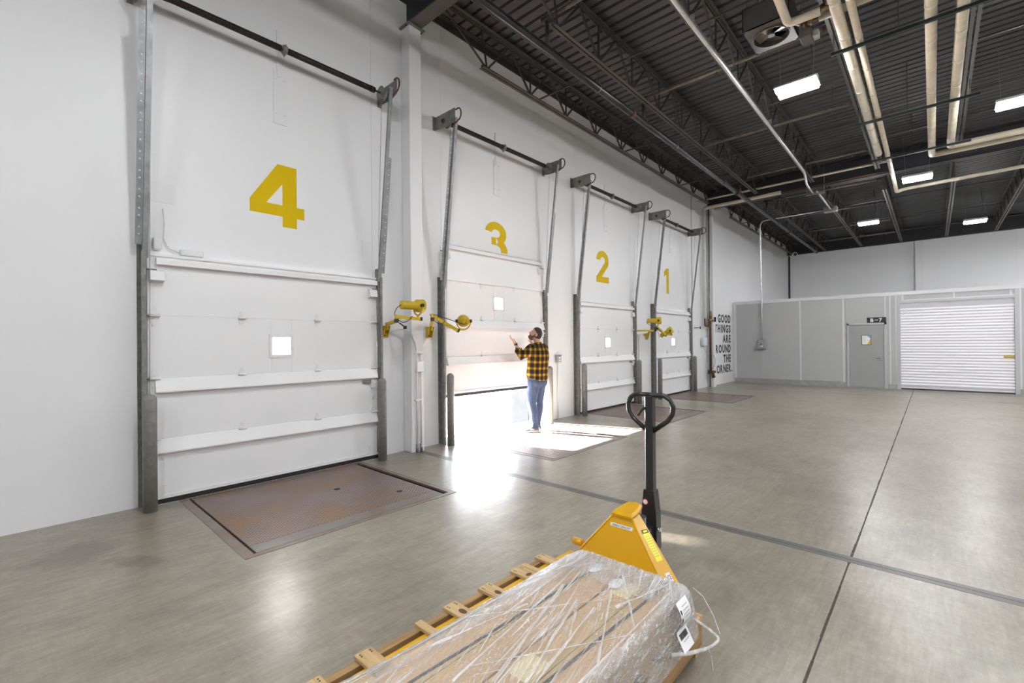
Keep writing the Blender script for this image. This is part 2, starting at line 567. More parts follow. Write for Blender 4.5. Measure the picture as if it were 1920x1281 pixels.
class MB:
    def __init__(self):
        self.v = []
        self.f = []
        self.smooth = []

    def add(self, vs, fs, sm=False):
        o = len(self.v)
        self.v += [Vector(p) for p in vs]
        for f in fs:
            self.f.append(tuple(i + o for i in f))
            self.smooth.append(sm)
        return self

    def box(self, x0, x1, y0, y1, z0, z1):
        if x0 > x1: x0, x1 = x1, x0
        if y0 > y1: y0, y1 = y1, y0
        if z0 > z1: z0, z1 = z1, z0
        vs = [(x0, y0, z0), (x1, y0, z0), (x1, y1, z0), (x0, y1, z0), (x0, y0, z1), (x1, y0, z1), (x1, y1, z1), (x0, y1, z1)]
        return self.add(vs, [(0, 3, 2, 1), (4, 5, 6, 7), (0, 1, 5, 4), (1, 2, 6, 5), (2, 3, 7, 6), (3, 0, 4, 7)])

    def cbox(self, x0, x1, y0, y1, z0, z1, c=0.01):
        """box with chamfered edges, convex hull of the inset corners"""
        if x0 > x1: x0, x1 = x1, x0
        if y0 > y1: y0, y1 = y1, y0
        if z0 > z1: z0, z1 = z1, z0
        c = min(c, (x1 - x0) / 2.2, (y1 - y0) / 2.2, (z1 - z0) / 2.2)
        bm = bmesh.new()
        for sx in (0, 1):
            for sy in (0, 1):
                for sz in (0, 1):
                    X = (x0, x1)[sx]; Y = (y0, y1)[sy]; Z = (z0, z1)[sz]
                    dx = c if sx == 0 else -c
                    dy = c if sy == 0 else -c
                    dz = c if sz == 0 else -c
                    bm.verts.new((X, Y + dy, Z + dz))
                    bm.verts.new((X + dx, Y, Z + dz))
                    bm.verts.new((X + dx, Y + dy, Z))
        bmesh.ops.convex_hull(bm, input=bm.verts[:])
        bm.verts.index_update()
        self.add([v.co.copy() for v in bm.verts], [tuple(v.index for v in f.verts) for f in bm.faces])
        bm.free()
        return self

    def bar(self, a, b, w, h, up=(0, 0, 1)):
        """square bar from a to b; w across, h along up"""
        a = Vector(a); b = Vector(b)
        d = (b - a).normalized()
        u = Vector(up)
        s = d.cross(u)
        if s.length < 1e-4:
            s = d.cross(Vector((1, 0, 0)))
        s.normalize()
        u = s.cross(d).normalized()
        vs = []
        for p in (a, b):
            for sx, sy in ((-1, -1), (1, -1), (1, 1), (-1, 1)):
                vs.append(p + s * (sx * w / 2) + u * (sy * h / 2))
        return self.add(vs, [(0, 1, 2, 3), (7, 6, 5, 4), (0, 4, 5, 1), (1, 5, 6, 2), (2, 6, 7, 3), (3, 7, 4, 0)])

    def tube(self, pts, r, n=10, cap=True, closed=False):
        pts = [Vector(p) for p in pts]
        rs = r if isinstance(r, (list, tuple)) else [r] * len(pts)
        k = len(pts)
        base = len(self.v)
        prev = None
        for i, p in enumerate(pts):
            if closed:
                d = pts[(i + 1) % k] - pts[i - 1]
            elif i == 0:
                d = pts[1] - pts[0]
            elif i == k - 1:
                d = pts[-1] - pts[-2]
            else:
                d = (pts[i + 1] - p).normalized() + (p - pts[i - 1]).normalized()
            if d.length < 1e-9:
                d = Vector((0, 0, 1))
            d.normalize()
            if prev is None:
                ref = Vector((0, 0, 1)) if abs(d.z) < 0.9 else Vector((1, 0, 0))
                s = d.cross(ref).normalized()
            else:
                s = prev - d * prev.dot(d)
                if s.length < 1e-6:
                    s = d.orthogonal()
                s.normalize()
            prev = s
            u = d.cross(s)
            for j in range(n):
                a = 2 * PI * j / n
                self.v.append(p + s * (math.cos(a) * rs[i]) + u * (math.sin(a) * rs[i]))
        m = k if closed else k - 1
        for i in range(m):
            i2 = (i + 1) % k
            for j in range(n):
                j2 = (j + 1) % n
                self.f.append((base + i * n + j, base + i * n + j2, base + i2 * n + j2, base + i2 * n + j))
                self.smooth.append(True)
        if cap and not closed:
            self.f.append(tuple(base + j for j in reversed(range(n)))); self.smooth.append(False)
            self.f.append(tuple(base + (k - 1) * n + j for j in range(n))); self.smooth.append(False)
        return self

    def cyl(self, a, b, r, n=16, r2=None):
        return self.tube([a, b], [r, r if r2 is None else r2], n)

    def prism(self, poly, axis, t0, t1):
        """extrude polygon; axis 'x': poly in (y,z); 'y': (x,z); 'z': (x,y)"""
        def P(p, t):
            if axis == 'x': return (t, p[0], p[1])
            if axis == 'y': return (p[0], t, p[1])
            return (p[0], p[1], t)
        n = len(poly)
        vs = [P(p, t0) for p in poly] + [P(p, t1) for p in poly]
        fs = [tuple(range(n - 1, -1, -1)), tuple(range(n, 2 * n))]
        for i in range(n):
            j = (i + 1) % n
            fs.append((i, j, n + j, n + i))
        return self.add(vs, fs)

    def strip(self, outer, inner, axis, t0, t1):
        """thick closed band between two matching polylines, extruded"""
        for i in range(len(outer) - 1):
            self.prism([outer[i], outer[i + 1], inner[i + 1], inner[i]], axis, t0, t1)
        return self

    def ellipsoid(self, c, r, n=16, m=10, rot=None):
        c = Vector(c)
        vs = []
        for i in range(m + 1):
            th = PI * i / m
            for j in range(n):
                ph = 2 * PI * j / n
                p = Vector((r[0] * math.sin(th) * math.cos(ph), r[1] * math.sin(th) * math.sin(ph), r[2] * math.cos(th)))
                if rot is not None:
                    p = rot @ p
                vs.append(c + p)
        fs = []
        for i in range(m):
            for j in range(n):
                j2 = (j + 1) % n
                fs.append((i * n + j, (i + 1) * n + j, (i + 1) * n + j2, i * n + j2))
        return self.add(vs, fs, True)

    def loft(self, rings, n=20, cap=True):
        """rings: (center, rx, ry) ellipses in xy"""
        base = len(self.v)
        for c, rx, ry in rings:
            for j in range(n):
                a = 2 * PI * j / n
                ca, sa = math.cos(a), math.sin(a)
                e = 0.8
                self.v.append(Vector((c[0] + rx * math.copysign(abs(ca) ** e, ca), c[1] + ry * math.copysign(abs(sa) ** e, sa), c[2])))
        for i in range(len(rings) - 1):
            for j in range(n):
                j2 = (j + 1) % n
                self.f.append((base + i * n + j, base + i * n + j2, base + (i + 1) * n + j2, base + (i + 1) * n + j))
                self.smooth.append(True)
        if cap:
            self.f.append(tuple(base + j for j in reversed(range(n)))); self.smooth.append(False)
            self.f.append(tuple(base + (len(rings) - 1) * n + j for j in range(n))); self.smooth.append(False)
        return self

    def rot(self, mtx, start=0, about=(0, 0, 0)):
        a = Vector(about)
        for i in range(start, len(self.v)):
            self.v[i] = a + mtx @ (self.v[i] - a)
        return self

    def mesh(self, name, off=Vector((0, 0, 0)), weld=False):
        me = bpy.data.meshes.new(name)
        me.from_pydata([tuple(p - off) for p in self.v], [], self.f)
        for p, s in zip(me.polygons, self.smooth):
            p.use_smooth = s
        bm = bmesh.new()
        bm.from_mesh(me)
        if weld:
            bmesh.ops.remove_doubles(bm, verts=bm.verts[:], dist=1e-5)
        bmesh.ops.recalc_face_normals(bm, faces=bm.faces[:])
        bm.to_mesh(me)
        bm.free()
        return me

    def build(self, name, material, parent=None, local=False, kind=None, label=None, weld=False):
        off = Vector((0, 0, 0))
        if parent is not None and not local:
            off = wloc(parent)
        me = self.mesh(name, off, weld)
        me.materials.append(material if not isinstance(material, str) else M[material])
        o = bpy.data.objects.new(name, me)
        COL.objects.link(o)
        if parent is not None:
            o.parent = parent
        if kind:
            o['kind'] = kind
        if label:
            o['label'] = label
        return o

    def top(self, name, material, label, cat, group=None, kind=None, base=None):
        """a thing that is one mesh, with its origin at its own base"""
        xs = [p.x for p in self.v]; ys = [p.y for p in self.v]; zs = [p.z for p in self.v]
        b = Vector(base) if base else Vector(((min(xs) + max(xs)) / 2, (min(ys) + max(ys)) / 2, min(zs)))
        me = self.mesh(name, b)
        me.materials.append(M[material] if isinstance(material, str) else material)
        o = bpy.data.objects.new(name, me)
        COL.objects.link(o)
        o.location = b
        return tag(o, label, cat, group, kind)


def inst(mesh, name, parent, loc, rot=None, scale=None):
    o = bpy.data.objects.new(name, mesh)
    COL.objects.link(o)
    if parent is not None:
        o.parent = parent
        o.location = Vector(loc) - wloc(parent)
    else:
        o.location = loc
    if rot: o.rotation_euler = rot
    if scale: o.scale = scale
    return o


def shared(mb, name, material):
    me = mb.mesh(name)
    me.materials.append(M[material])
    return me


def arc(cx, cy, rx, ry, a0, a1, n=14):
    return [(cx + rx * math.cos(math.radians(a0 + (a1 - a0) * i / n)), cy + ry * math.sin(math.radians(a0 + (a1 - a0) * i / n))) for i in range(n + 1)]


def bend(p0, p1, p2, r, n=6):
    """rounded corner points at p1"""
    p0, p1, p2 = Vector(p0), Vector(p1), Vector(p2)
    a = (p0 - p1).normalized(); b = (p2 - p1).normalized()
    s, e = p1 + a * r, p1 + b * r
    return [(s * (1 - t) ** 2 + p1 * 2 * t * (1 - t) + e * t * t) for t in [i / n for i in range(n + 1)]]


def route(pts, r):
    out = [Vector(pts[0])]
    for i in range(1, len(pts) - 1):
        out += bend(pts[i - 1], pts[i], pts[i + 1], r)
    out.append(Vector(pts[-1]))
    return out


def smooth_pts(pts, n=5):
    P = [Vector(p) for p in pts]
    P = [P[0]] + P + [P[-1]]
    out = []
    for i in range(1, len(P) - 2):
        a, b, c, d = P[i - 1], P[i], P[i + 1], P[i + 2]
        for k in range(n):
            t = k / n
            out.append(0.5 * ((2 * b) + (c - a) * t + (2 * a - 5 * b + 4 * c - d) * t * t + (3 * b - a - 3 * c + d) * t ** 3))
    out.append(P[-2])
    return out


def text_mesh(s, size, extrude=0.002, offset=0.0, align='LEFT', sx=1.0):
    cu = bpy.data.curves.new('txt', 'FONT')
    cu.body = s
    cu.size = size
    cu.extrude = extrude
    cu.offset = offset
    cu.align_x = align
    o = bpy.data.objects.new('txt', cu)
    COL.objects.link(o)
    dg = bpy.context.evaluated_depsgraph_get()
    me = bpy.data.meshes.new_from_object(o.evaluated_get(dg))
    bpy.data.objects.remove(o)
    bpy.data.curves.remove(cu)
    for v in me.vertices:
        v.co.x *= sx
    return me


def place_text(me, name, material, parent, origin, xdir, zdir):
    """map text x,y to world directions"""
    x = Vector(xdir); z = Vector(zdir); y = x.cross(z)
    off = wloc(parent) if parent is not None else Vector((0, 0, 0))
    for v in me.vertices:
        c = v.co.copy()
        v.co = Vector(origin) - off + x * c.x + z * c.y + y * (-c.z)
    me.materials.clear()
    me.materials.append(M[material])
    o = bpy.data.objects.new(name, me)
    COL.objects.link(o)
    if parent is not None:
        o.parent = parent
    return o


# ================================================================== SETTING
WY = 5.66           # dock wall face
RX = 28.1           # rear wall face
ZT = 6.66           # roof deck underside
CEN = {4: 2.15, 3: 5.80, 2: 9.45, 1: 13.10}
WORD = {4: 'four', 3: 'three', 2: 'two', 1: 'one'}
ORD = {4: 'leftmost', 3: 'second from left', 2: 'third from left', 1: 'rightmost'}
LX0, LX1 = -8.0, 28.4
LY0 = -13.0

# floor with real leveller pits
xs = [LX0, 4.0, LX1]
for c in CEN.values():
    xs += [c - 1.0, c + 1.0]
xs = sorted(xs)
ys = [LY0, 0.44, 3.68, 5.96]
fb = MB()
for i in range(len(xs) - 1):
    for j in range(len(ys) - 1):
        x0, x1, y0, y1 = xs[i], xs[i + 1], ys[j], ys[j + 1]
        if y0 >= 3.67 and any(abs((x0 + x1) / 2 - c) < 0.99 for c in CEN.values()):
            continue
        fb.add([(x0, y0, 0), (x1, y0, 0), (x1, y1, 0), (x0, y1, 0)], [(0, 1, 2, 3)])
floor = fb.build('floor', 'floor', kind='structure', weld=True)
tag(floor, 'grey polished concrete warehouse floor with scuffs', 'floor')
pb = MB()
for c in CEN.values():
    x0, x1, y0, y1 = c - 1.0, c + 1.0, 3.68, 5.96
    vs = [(x0, y0, 0), (x1, y0, 0), (x1, y1, 0), (x0, y1, 0), (x0, y0, -.35), (x1, y0, -.35), (x1, y1, -.35), (x0, y1, -.35)]
    MB().add(vs, [(4, 5, 6, 7), (0, 1, 5, 4), (1, 2, 6, 5), (2, 3, 7, 6), (3, 0, 4, 7)]).build('leveler_pit', 'pit', floor)
# joints
MB().box(3.945, 3.996, LY0, 5.44, 0.0, 0.0012).build('joint_strip', 'joint_fill', floor)
MB().box(4.004, 4.055, LY0, 5.44, 0.0, 0.0012).build('joint_strip', 'joint_fill', floor)
MB().box(3.996, 4.004, LY0, 5.44, 0.0, 0.0008).build('joint_groove', 'groove', floor)
gb = MB()
x = LX0
while x < 18.6:
    x2 = min(18.68, x + random.uniform(0.15, 0.5))
    w = 0.0062 + random.uniform(-0.0015, 0.002)
    dy = random.uniform(-0.0012, 0.0012)
    gb.box(x, x2, 0.443 - w + dy, 0.443 + w + dy, 0, 0.0009)
    x = x2
gb.build('joint_groove', 'groove', floor)
MB().box(18.05, 18.062, LY0, 5.5, 0, 0.0008).build('joint_groove', 'groove', floor)
MB().box(16.14, 16.15, LY0, 5.4, 0, 0.0008).build('joint_groove', 'groove', floor)

# dock wall: core with openings + painted panels
core = MB()
edges = [LX0]
for k in (4, 3, 2, 1):
    edges += [CEN[k] - 1.22, CEN[k] + 1.22]
edges.append(LX1)
for i in range(0, len(edges), 2):
    core.box(edges[i], edges[i + 1], 5.69, 5.96, -1.2, 6.75)
for k in CEN:
    core.box(CEN[k] - 1.22, CEN[k] + 1.22, 5.69, 5.96, 2.44, 6.75)
wall_dock = core.build('wall_dock', 'wall_core', kind='structure')
tag(wall_dock, 'white painted loading dock wall with four door openings', 'wall')
G = 0.0016


def panel(x0, x1, z0, z1):
    MB().box(x0 + G, x1 - G, WY, 5.69, z0, z1).build('wall_panel', 'wall', wall_dock)


px = [-8.0, -5.45, -2.95, -0.45, 0.93]
for a, b in zip(px, px[1:]):
    panel(a, b, 0, 6.72)
for a, b in ((3.37, 4.58), (7.02, 8.23), (10.67, 11.88)):
    panel(a, b, 0, 6.72)
for k in CEN:
    panel(CEN[k] - 1.22, CEN[k] + 1.22, 2.44, 6.72)
px = [14.32, 15.2, 16.45, 17.65, 18.85, 20.05, 21.25, 22.45, 23.65, 24.85, 26.05, 27.25, 28.1]
for a, b in zip(px, px[1:]):
    panel(a, b, 0, 6.72)

# rear wall
wr = MB().box(RX + 0.03, RX + 0.3, LY0, 5.96, 0, 6.75).build('wall_rear', 'wall_core', kind='structure')
tag(wr, 'white panelled rear wall above the grey partition', 'wall')
py = [5.66, 4.62, 2.23, -0.19, -2.59, -5.0, -7.4, -9.8, -13.0]
for a, b in zip(py, py[1:]):
    MB().box(RX, RX + 0.03, b + G, a - G, 0, 6.72).build('wall_panel', 'wall', wr)
# unseen walls that close the hall
w = MB().box(LX0 - 0.2, LX0, LY0, 5.96, 0, 6.75).build('wall_left', 'wall', kind='structure')
tag(w, 'white end wall of the hall behind the camera', 'wall')
w = MB().box(LX0, LX1, LY0 - 0.2, LY0, 0, 6.75).build('wall_right', 'wall', kind='structure')
tag(w, 'white long wall of the hall opposite the docks', 'wall')

# corrugated roof deck, ribs along Y
cb = MB()
prof = []
x = LX0
P_ = 0.19
while x < LX1 + 0.1:
    prof += [(x, 0.0), (x + 0.125, 0.0), (x + 0.137, 0.040), (x + P_ - 0.012, 0.040)]
    x += P_
n = len(prof)
vs = [(p[0], LY0 - 0.1, ZT + p[1]) for p in prof] + [(p[0], 5.9, ZT + p[1]) for p in prof]
fs = [(i, i + 1, n + i + 1, n + i) for i in range(n - 1)]
cb.add(vs, fs)
cb.box(LX0 - 0.2, LX1, LY0 - 0.2, 5.96, ZT + 0.06, ZT + 0.12)
ceil = cb.build('ceiling', 'deck', kind='structure')
tag(ceil, 'dark grey corrugated steel roof deck', 'ceiling')

MB().prism([(5.66, 6.66), (5.56, 6.66), (5.56, 6.645), (5.645, 6.645), (5.645, 6.53), (5.66, 6.53)], 'x', LX0, LX1 - 0.4).top('ledger_angle', 'steel_dark', 'dark steel ledger angle along the top of the dock wall', 'ledger')
# outside
o = MB().box(-150, 180, 5.97, 300, -1.4, -1.2).build('ground_outside', 'apron', kind='structure')
tag(o, 'sunlit pale concrete yard outside the dock', 'ground')


# ------------------------------------------------------------------ columns and girders
def column(x0, x1, y0, y1, z1, label):
    t = thing('steel_column', label, 'column', ((x0 + x1) / 2, (y0 + y1) / 2, 0))
    MB().cbox(x0, x1, y0, y1, 0, z1, 0.008).build('shaft', 'wall', t)
    MB().box(x0 - 0.03, x1 + 0.05, y0 - 0.03, y1, z1, z1 + 0.02).build('cap_plate', 'galv_dark', t)
    for yy in (y0 + 0.04, y1 - 0.06):
        MB().cyl((x1 + 0.025, yy, z1 - 0.012), (x1 + 0.025, yy, z1), 0.016, 8).build('bolt', 'rust', t)
    MB().cyl((x0 - 0.015, y0 + 0.05, z1 - 0.012), (x0 - 0.015, y0 + 0.05, z1), 0.012, 8).build('bolt', 'rust', t)
    return t


column(3.86, 4.07, 5.457, 5.655, 6.10, 'white square steel column between doors four and three')
column(16.05, 16.26, 5.457, 5.655, 6.03, 'white square steel column beside the black wall lettering')
tq = thing('steel_column', 'white square steel column against the rear wall above the partition', 'column', (27.98, 0.45, 0))
MB().cbox(27.88, 28.09, 0.34, 0.56, 0, 6.03, 0.006).build('shaft', 'wall', tq)


def girder(xc, z0, z1, label, w=0.21, y0=LY0 + 0.02, y1=5.65):
    t = thing('roof_girder', label, 'girder', (xc, (y0 + y1) / 2, z0))
    MB().box(xc - w / 2, xc + w / 2, y0, y1, z0, z0 + 0.02).build('flange', 'chord' if z0 > 6.1 else 'girder', t)
    MB().box(xc - 0.008, xc + 0.008, y0, y1, z0 + 0.02, z1 - 0.02).build('web', 'girder', t)
    MB().box(xc - w / 2, xc + w / 2, y0, y1, z1 - 0.02, z1).build('flange', 'girder', t)
    return t


girder(3.965, 6.125, 6.64, 'dark steel roof girder resting on the column by door four')
girder(16.155, 6.055, 6.64, 'dark steel roof girder crossing the hall at mid depth')
girder(27.95, 6.055, 6.64, 'dark steel roof girder along the rear wall top')


# ------------------------------------------------------------------ open web joists
JY = [5.24, 3.83, 2.42, 1.00, -0.47, -1.92, -3.36, -4.8, -6.24, -7.7, -9.1]
JZ0, JZ1 = 5.92, 6.58
JL = ['nearest the dock wall', 'second from the dock wall', 'third from the dock wall', 'fourth from the dock wall', 'fifth from the dock wall', 'sixth from the dock wall', 'seventh from the dock wall', 'eighth from the dock wall', 'ninth from the dock wall', 'tenth from the dock wall', 'eleventh from the dock wall']


def joist_meshes(L, b0, b1, npan):
    """local: x from 0..L along the span, y=0, z absolute"""
    m = {}
    tb = []
    for s in (-1, 1):
        q = MB()
        q.prism([(s * 0.010, JZ1), (s * 0.062, JZ1), (s * 0.062, JZ1 - 0.008), (s * 0.018, JZ1 - 0.008), (s * 0.018, JZ1 - 0.06), (s * 0.010, JZ1 - 0.06)], 'x', 0, L)
        tb.append(shared(q, 'top_chord', 'chord'))
    bb = []
    for s in (-1, 1):
        q = MB()
        q.prism([(s * 0.010, JZ0), (s * 0.055, JZ0), (s * 0.055, JZ0 + 0.007), (s * 0.017, JZ0 + 0.007), (s * 0.017, JZ0 + 0.05), (s * 0.010, JZ0 + 0.05)], 'x', b0, b1)
        bb.append(shared(q, 'bottom_chord', 'chord'))
    webs = []
    zb, zt = JZ0 + 0.025, JZ1 - 0.03
    step = (b1 - b0 - 0.24) / npan
    nodes = [b0 + 0.12 + i * step for i in range(npan + 1)]
    end = lambda a, b, wd: webs.append(shared(MB().bar(a, b, wd, wd, (0, 1, 0)), 'web_bar', 'steel_dark'))
    end((nodes[0], 0, zb), (0.12, 0, zt), 0.024)
    end((nodes[-1], 0, zb), (L - 0.12, 0, zt), 0.024)
    for i, xn in enumerate(nodes):
        end((xn, 0, zb), (xn - (0.0 if i else 0.12), 0, zt), 0.022)
        if i < npan:
            end((xn, 0, zb), (xn + step * 0.5, 0, zt), 0.028)
            end((nodes[i + 1], 0, zb), (xn + step * 0.5, 0, zt), 0.028)
    seats = [shared(MB().box(x0, x0 + 0.12, -0.05, 0.05, JZ1 - 0.07, JZ1 + 0.005), 'joist_seat', 'steel_dark') for x0 in (0.0, L - 0.12)]
    return tb + bb + webs + seats


BAYS = [(4.08, 16.04, 'front bay'), (16.27, 27.84, 'rear bay'), (-8.0, 3.85, 'bay behind the camera')]
meshes = [joist_meshes(11.96, 1.0, 10.95, 9), joist_meshes(11.57, 0.95, 10.6, 9)]
for bi, (x0, x1, bn) in enumerate(BAYS):
    if bi == 2:
        continue
    ms = meshes[bi]
    for ji, jy in enumerate(JY[:9]):
        t = thing('roof_joist', 'open-web steel roof joist %s, %s' % (JL[ji], bn), 'joist', (x0, jy, JZ0), 'open-web roof joists')
        for me in ms:
            inst(me, me.name.split('.')[0], t, (x0, jy, 0))

# bridging rods across joists
bn_ = ['first', 'second', 'third', 'fourth', 'fifth', 'sixth', 'seventh', 'eighth', 'ninth', 'tenth']
for bi, (xx, zz_) in enumerate([(6.55, 5.985), (6.6, 6.50), (9.7, 5.985), (9.75, 6.50), (12.9, 5.985), (12.95, 6.50), (18.7, 5.985), (21.6, 5.985), (24.5, 5.985), (24.55, 6.5)]):
    bay = 'front' if xx < 16 else 'rear'
    MB().bar((xx, 5.3, zz_), (xx, -9.0, zz_), 0.022, 0.022).top('bridging_bar', 'steel_dark', 'thin steel bridging bar across the %s roof bay, %s from the front, %s level' % (bay, bn_[bi], 'chord bottom' if zz_ < 6.2 else 'chord top'), 'bar', 'bridging bars across the joists')


# ================================================================== DOCK DOORS
DY = 5.605    # front face of a closed door leaf
SEC = [0.055, 0.64, 1.235, 1.85, 2.445]


def path_y(z):
    return DY if z < 2.42 else DY - (z - 2.42) * 0.128


def section_xform(zlo, zhi):
    """origin and lean matrix for a section sitting between zlo and zhi"""
    ya, yb = path_y(zlo), path_y(zhi)
    ang = math.atan2(yb - ya, zhi - zlo)
    return ya, ang


def make_door(k, lift):
    c = CEN[k]
    lab = {4: 'closed white sectional dock door below the yellow four', 3: 'half-raised white sectional dock door below the yellow three, man in front',
           2: 'closed white sectional dock door below the yellow two', 1: 'closed white sectional dock door below the yellow one'}[k]
    t = thing('door_%d' % k, lab, 'dock door', (c, DY, lift), None, kind='structure')
    t['group'] = 'sectional dock doors'
    HW = 1.245
    for s in range(4):
        z0, z1 = SEC[s], SEC[s + 1]
        h = z1 - z0
        ya, ang = section_xform(z0 + lift, z1 + lift)
        Rm = Matrix.Rotation(ang, 3, 'X')
        base = Vector((c, ya, z0 + lift))

        def B(mb, name, material, parent):
            for i, v in enumerate(mb.v):
                mb.v[i] = base + Rm.inverted() @ v if False else base + Matrix.Rotation(-ang, 3, 'X').inverted() @ v
            return mb.build(name, material, parent)
        q = MB()
        e = 0.0
        if s == 2:
            wz = 1.54 - z0
            q.cbox(-HW, -0.115, 0, 0.045, e, h - e, 0.003)
            q.cbox(0.115, HW, 0, 0.045, e, h - e, 0.004)
            q.box(-0.115, 0.115, 0, 0.045, e, wz - 0.115)
            q.box(-0.115, 0.115, 0, 0.045, wz + 0.115, h - e)
        else:
            q.cbox(-HW, HW, 0, 0.045, e, h - e, 0.004)
        sec = B(q, 'door_section', 'door_white', t)
        if s == 2:
            wz = 1.54 - z0
            fr = MB()
            fr.box(-0.135, -0.100, -0.010, 0.05, wz - 0.135, wz + 0.135)
            fr.box(0.100, 0.135, -0.010, 0.05, wz - 0.135, wz + 0.135)
            fr.box(-0.100, 0.100, -0.010, 0.05, wz - 0.135, wz - 0.100)
            fr.box(-0.100, 0.100, -0.010, 0.05, wz + 0.100, wz + 0.135)
            B(fr, 'window_frame', 'hw_white', sec)
            B(MB().add([(-0.1, 0.02, wz - 0.1), (0.1, 0.02, wz - 0.1), (0.1, 0.02, wz + 0.1), (-0.1, 0.02, wz + 0.1)], [(0, 1, 2, 3)]), 'window_pane', 'glass', sec)
        if s < 3:
            B(MB().box(-HW + 0.002, HW - 0.002, 0.015, 0.043, h - 0.02, h + 0.02), 'tongue', 'door_white', sec)
        # struts
        if s in (0, 1):
            zt = h - 0.006
            B(MB().prism([(0, zt), (-0.012, zt), (-0.052, zt - 0.118), (-0.052, zt - 0.132), (-0.008, zt - 0.126), (0, zt - 0.126)], 'x', -HW + 0.06, HW - 0.015), 'strut', 'door_white', sec)
        if s == 3:
            B(MB().prism([(0, h - 0.03), (-0.045, h - 0.035), (-0.052, h - 0.05), (-0.052, h - 0.095), (-0.04, h - 0.1), (0, h - 0.085)], 'x', -HW + 0.07, HW - 0.01), 'strut', 'door_white', sec)
            B(MB().box(-HW, HW, -0.012, 0.045, h - 0.012, h + 0.012), 'top_seal', 'hw_white', sec)
            for sx in (-1, 1):
                x0 = sx * (HW - 0.075)
                b_ = MB().prism([(0, h - 0.145), (-0.055, h - 0.165), (-0.075, h - 0.255), (0, h - 0.275)], 'x', x0 - 0.055, x0 + 0.055)
                B(b_, 'top_bracket', 'hw_white', sec)
                B(MB().cyl((x0, -0.03, h - 0.15), (sx * (HW + 0.035), -0.03, h - 0.15), 0.008, 8), 'roller_stem', 'galv', sec)
        # hinges on the seam at the top of this section
        if s < 3:
            for hx in (-0.42, 0.42):
                hb = MB()
                lo = 0.080 if s == 2 else 0.030
                hb.prism([(hx - 0.009, h + 0.075), (hx + 0.009, h + 0.075), (hx + 0.030, h + 0.012), (hx + 0.030, h - 0.012), (hx + 0.012, h - lo), (hx - 0.012, h - lo), (hx - 0.030, h - 0.012), (hx - 0.030, h + 0.012)], 'y', -0.004, 0.001)
                for zz3 in (0.03, 0.055):
                    hb.cyl((hx, -0.004, h + zz3), (hx, -0.009, h + zz3), 0.006, 6)
                hb.cyl((hx - 0.038, -0.022, h), (hx + 0.038, -0.022, h), 0.012, 8)
                B(hb, 'hinge', 'hw_white', sec)
            for sx in (-1, 1):
                xe = sx * (HW - 0.055)
                hb = MB()
                hb.prism([(xe - 0.014, h + 0.09), (xe + 0.014, h + 0.09), (xe + 0.042, h + 0.015), (xe + 0.042, h - 0.015), (xe + 0.014, h - 0.10), (xe - 0.014, h - 0.10), (xe - 0.042, h - 0.015), (xe - 0.042, h + 0.015)], 'y', -0.006, 0.001)
                hb.cyl((xe - 0.045, -0.024, h), (xe + 0.045, -0.024, h), 0.014, 8)
                B(hb, 'hinge', 'hw_white', sec)
                B(MB().cyl((xe, -0.024, h), (sx * (HW + 0.04), -0.024, h), 0.008, 8), 'roller_stem', 'galv', sec)
        if s == 1:
            lk = MB()
            lk.box(HW - 0.10, HW - 0.005, -0.02, 0, h - 0.27, h - 0.16)
            lk.box(HW - 0.045, HW + 0.02, -0.035, -0.01, h - 0.215, h - 0.19)
            B(lk, 'lock_plate', 'hw_white', sec)
            B(MB().cbox(HW - 0.215, HW - 0.10, -0.03, 0, h - 0.205, h - 0.165, 0.006), 'lock_handle', 'galv', sec)
            B(MB().tube([(HW - 0.09, -0.012, h - 0.29), (HW - 0.06, -0.02, h - 0.36), (HW - 0.075, -0.012, h - 0.43)], 0.006, 6), 'lock_spring', 'hw_white', sec)
        if s == 0:
            B(MB().box(-HW, HW, -0.012, 0.05, -0.004, 0.03), 'bottom_rail', 'hw_white', sec)
            B(MB().box(-HW, HW, -0.006, 0.045, -0.052, -0.004), 'bottom_seal', 'black', sec)
            B(MB().box(-HW, HW, 0.012, 0.04, 0.0, 0.0 + h), 'core_tongue', 'door_white', sec) if False else None
            for sx in (-1, 1):
                xe = sx * (HW - 0.07)
                B(MB().box(xe - 0.06, xe + 0.06, -0.008, 0, 0.03, 0.13), 'corner_plate', 'hw_white', sec)
    return t


for k in (4, 3, 2, 1):
    make_door(k, 0.70 if k == 3 else 0.0)


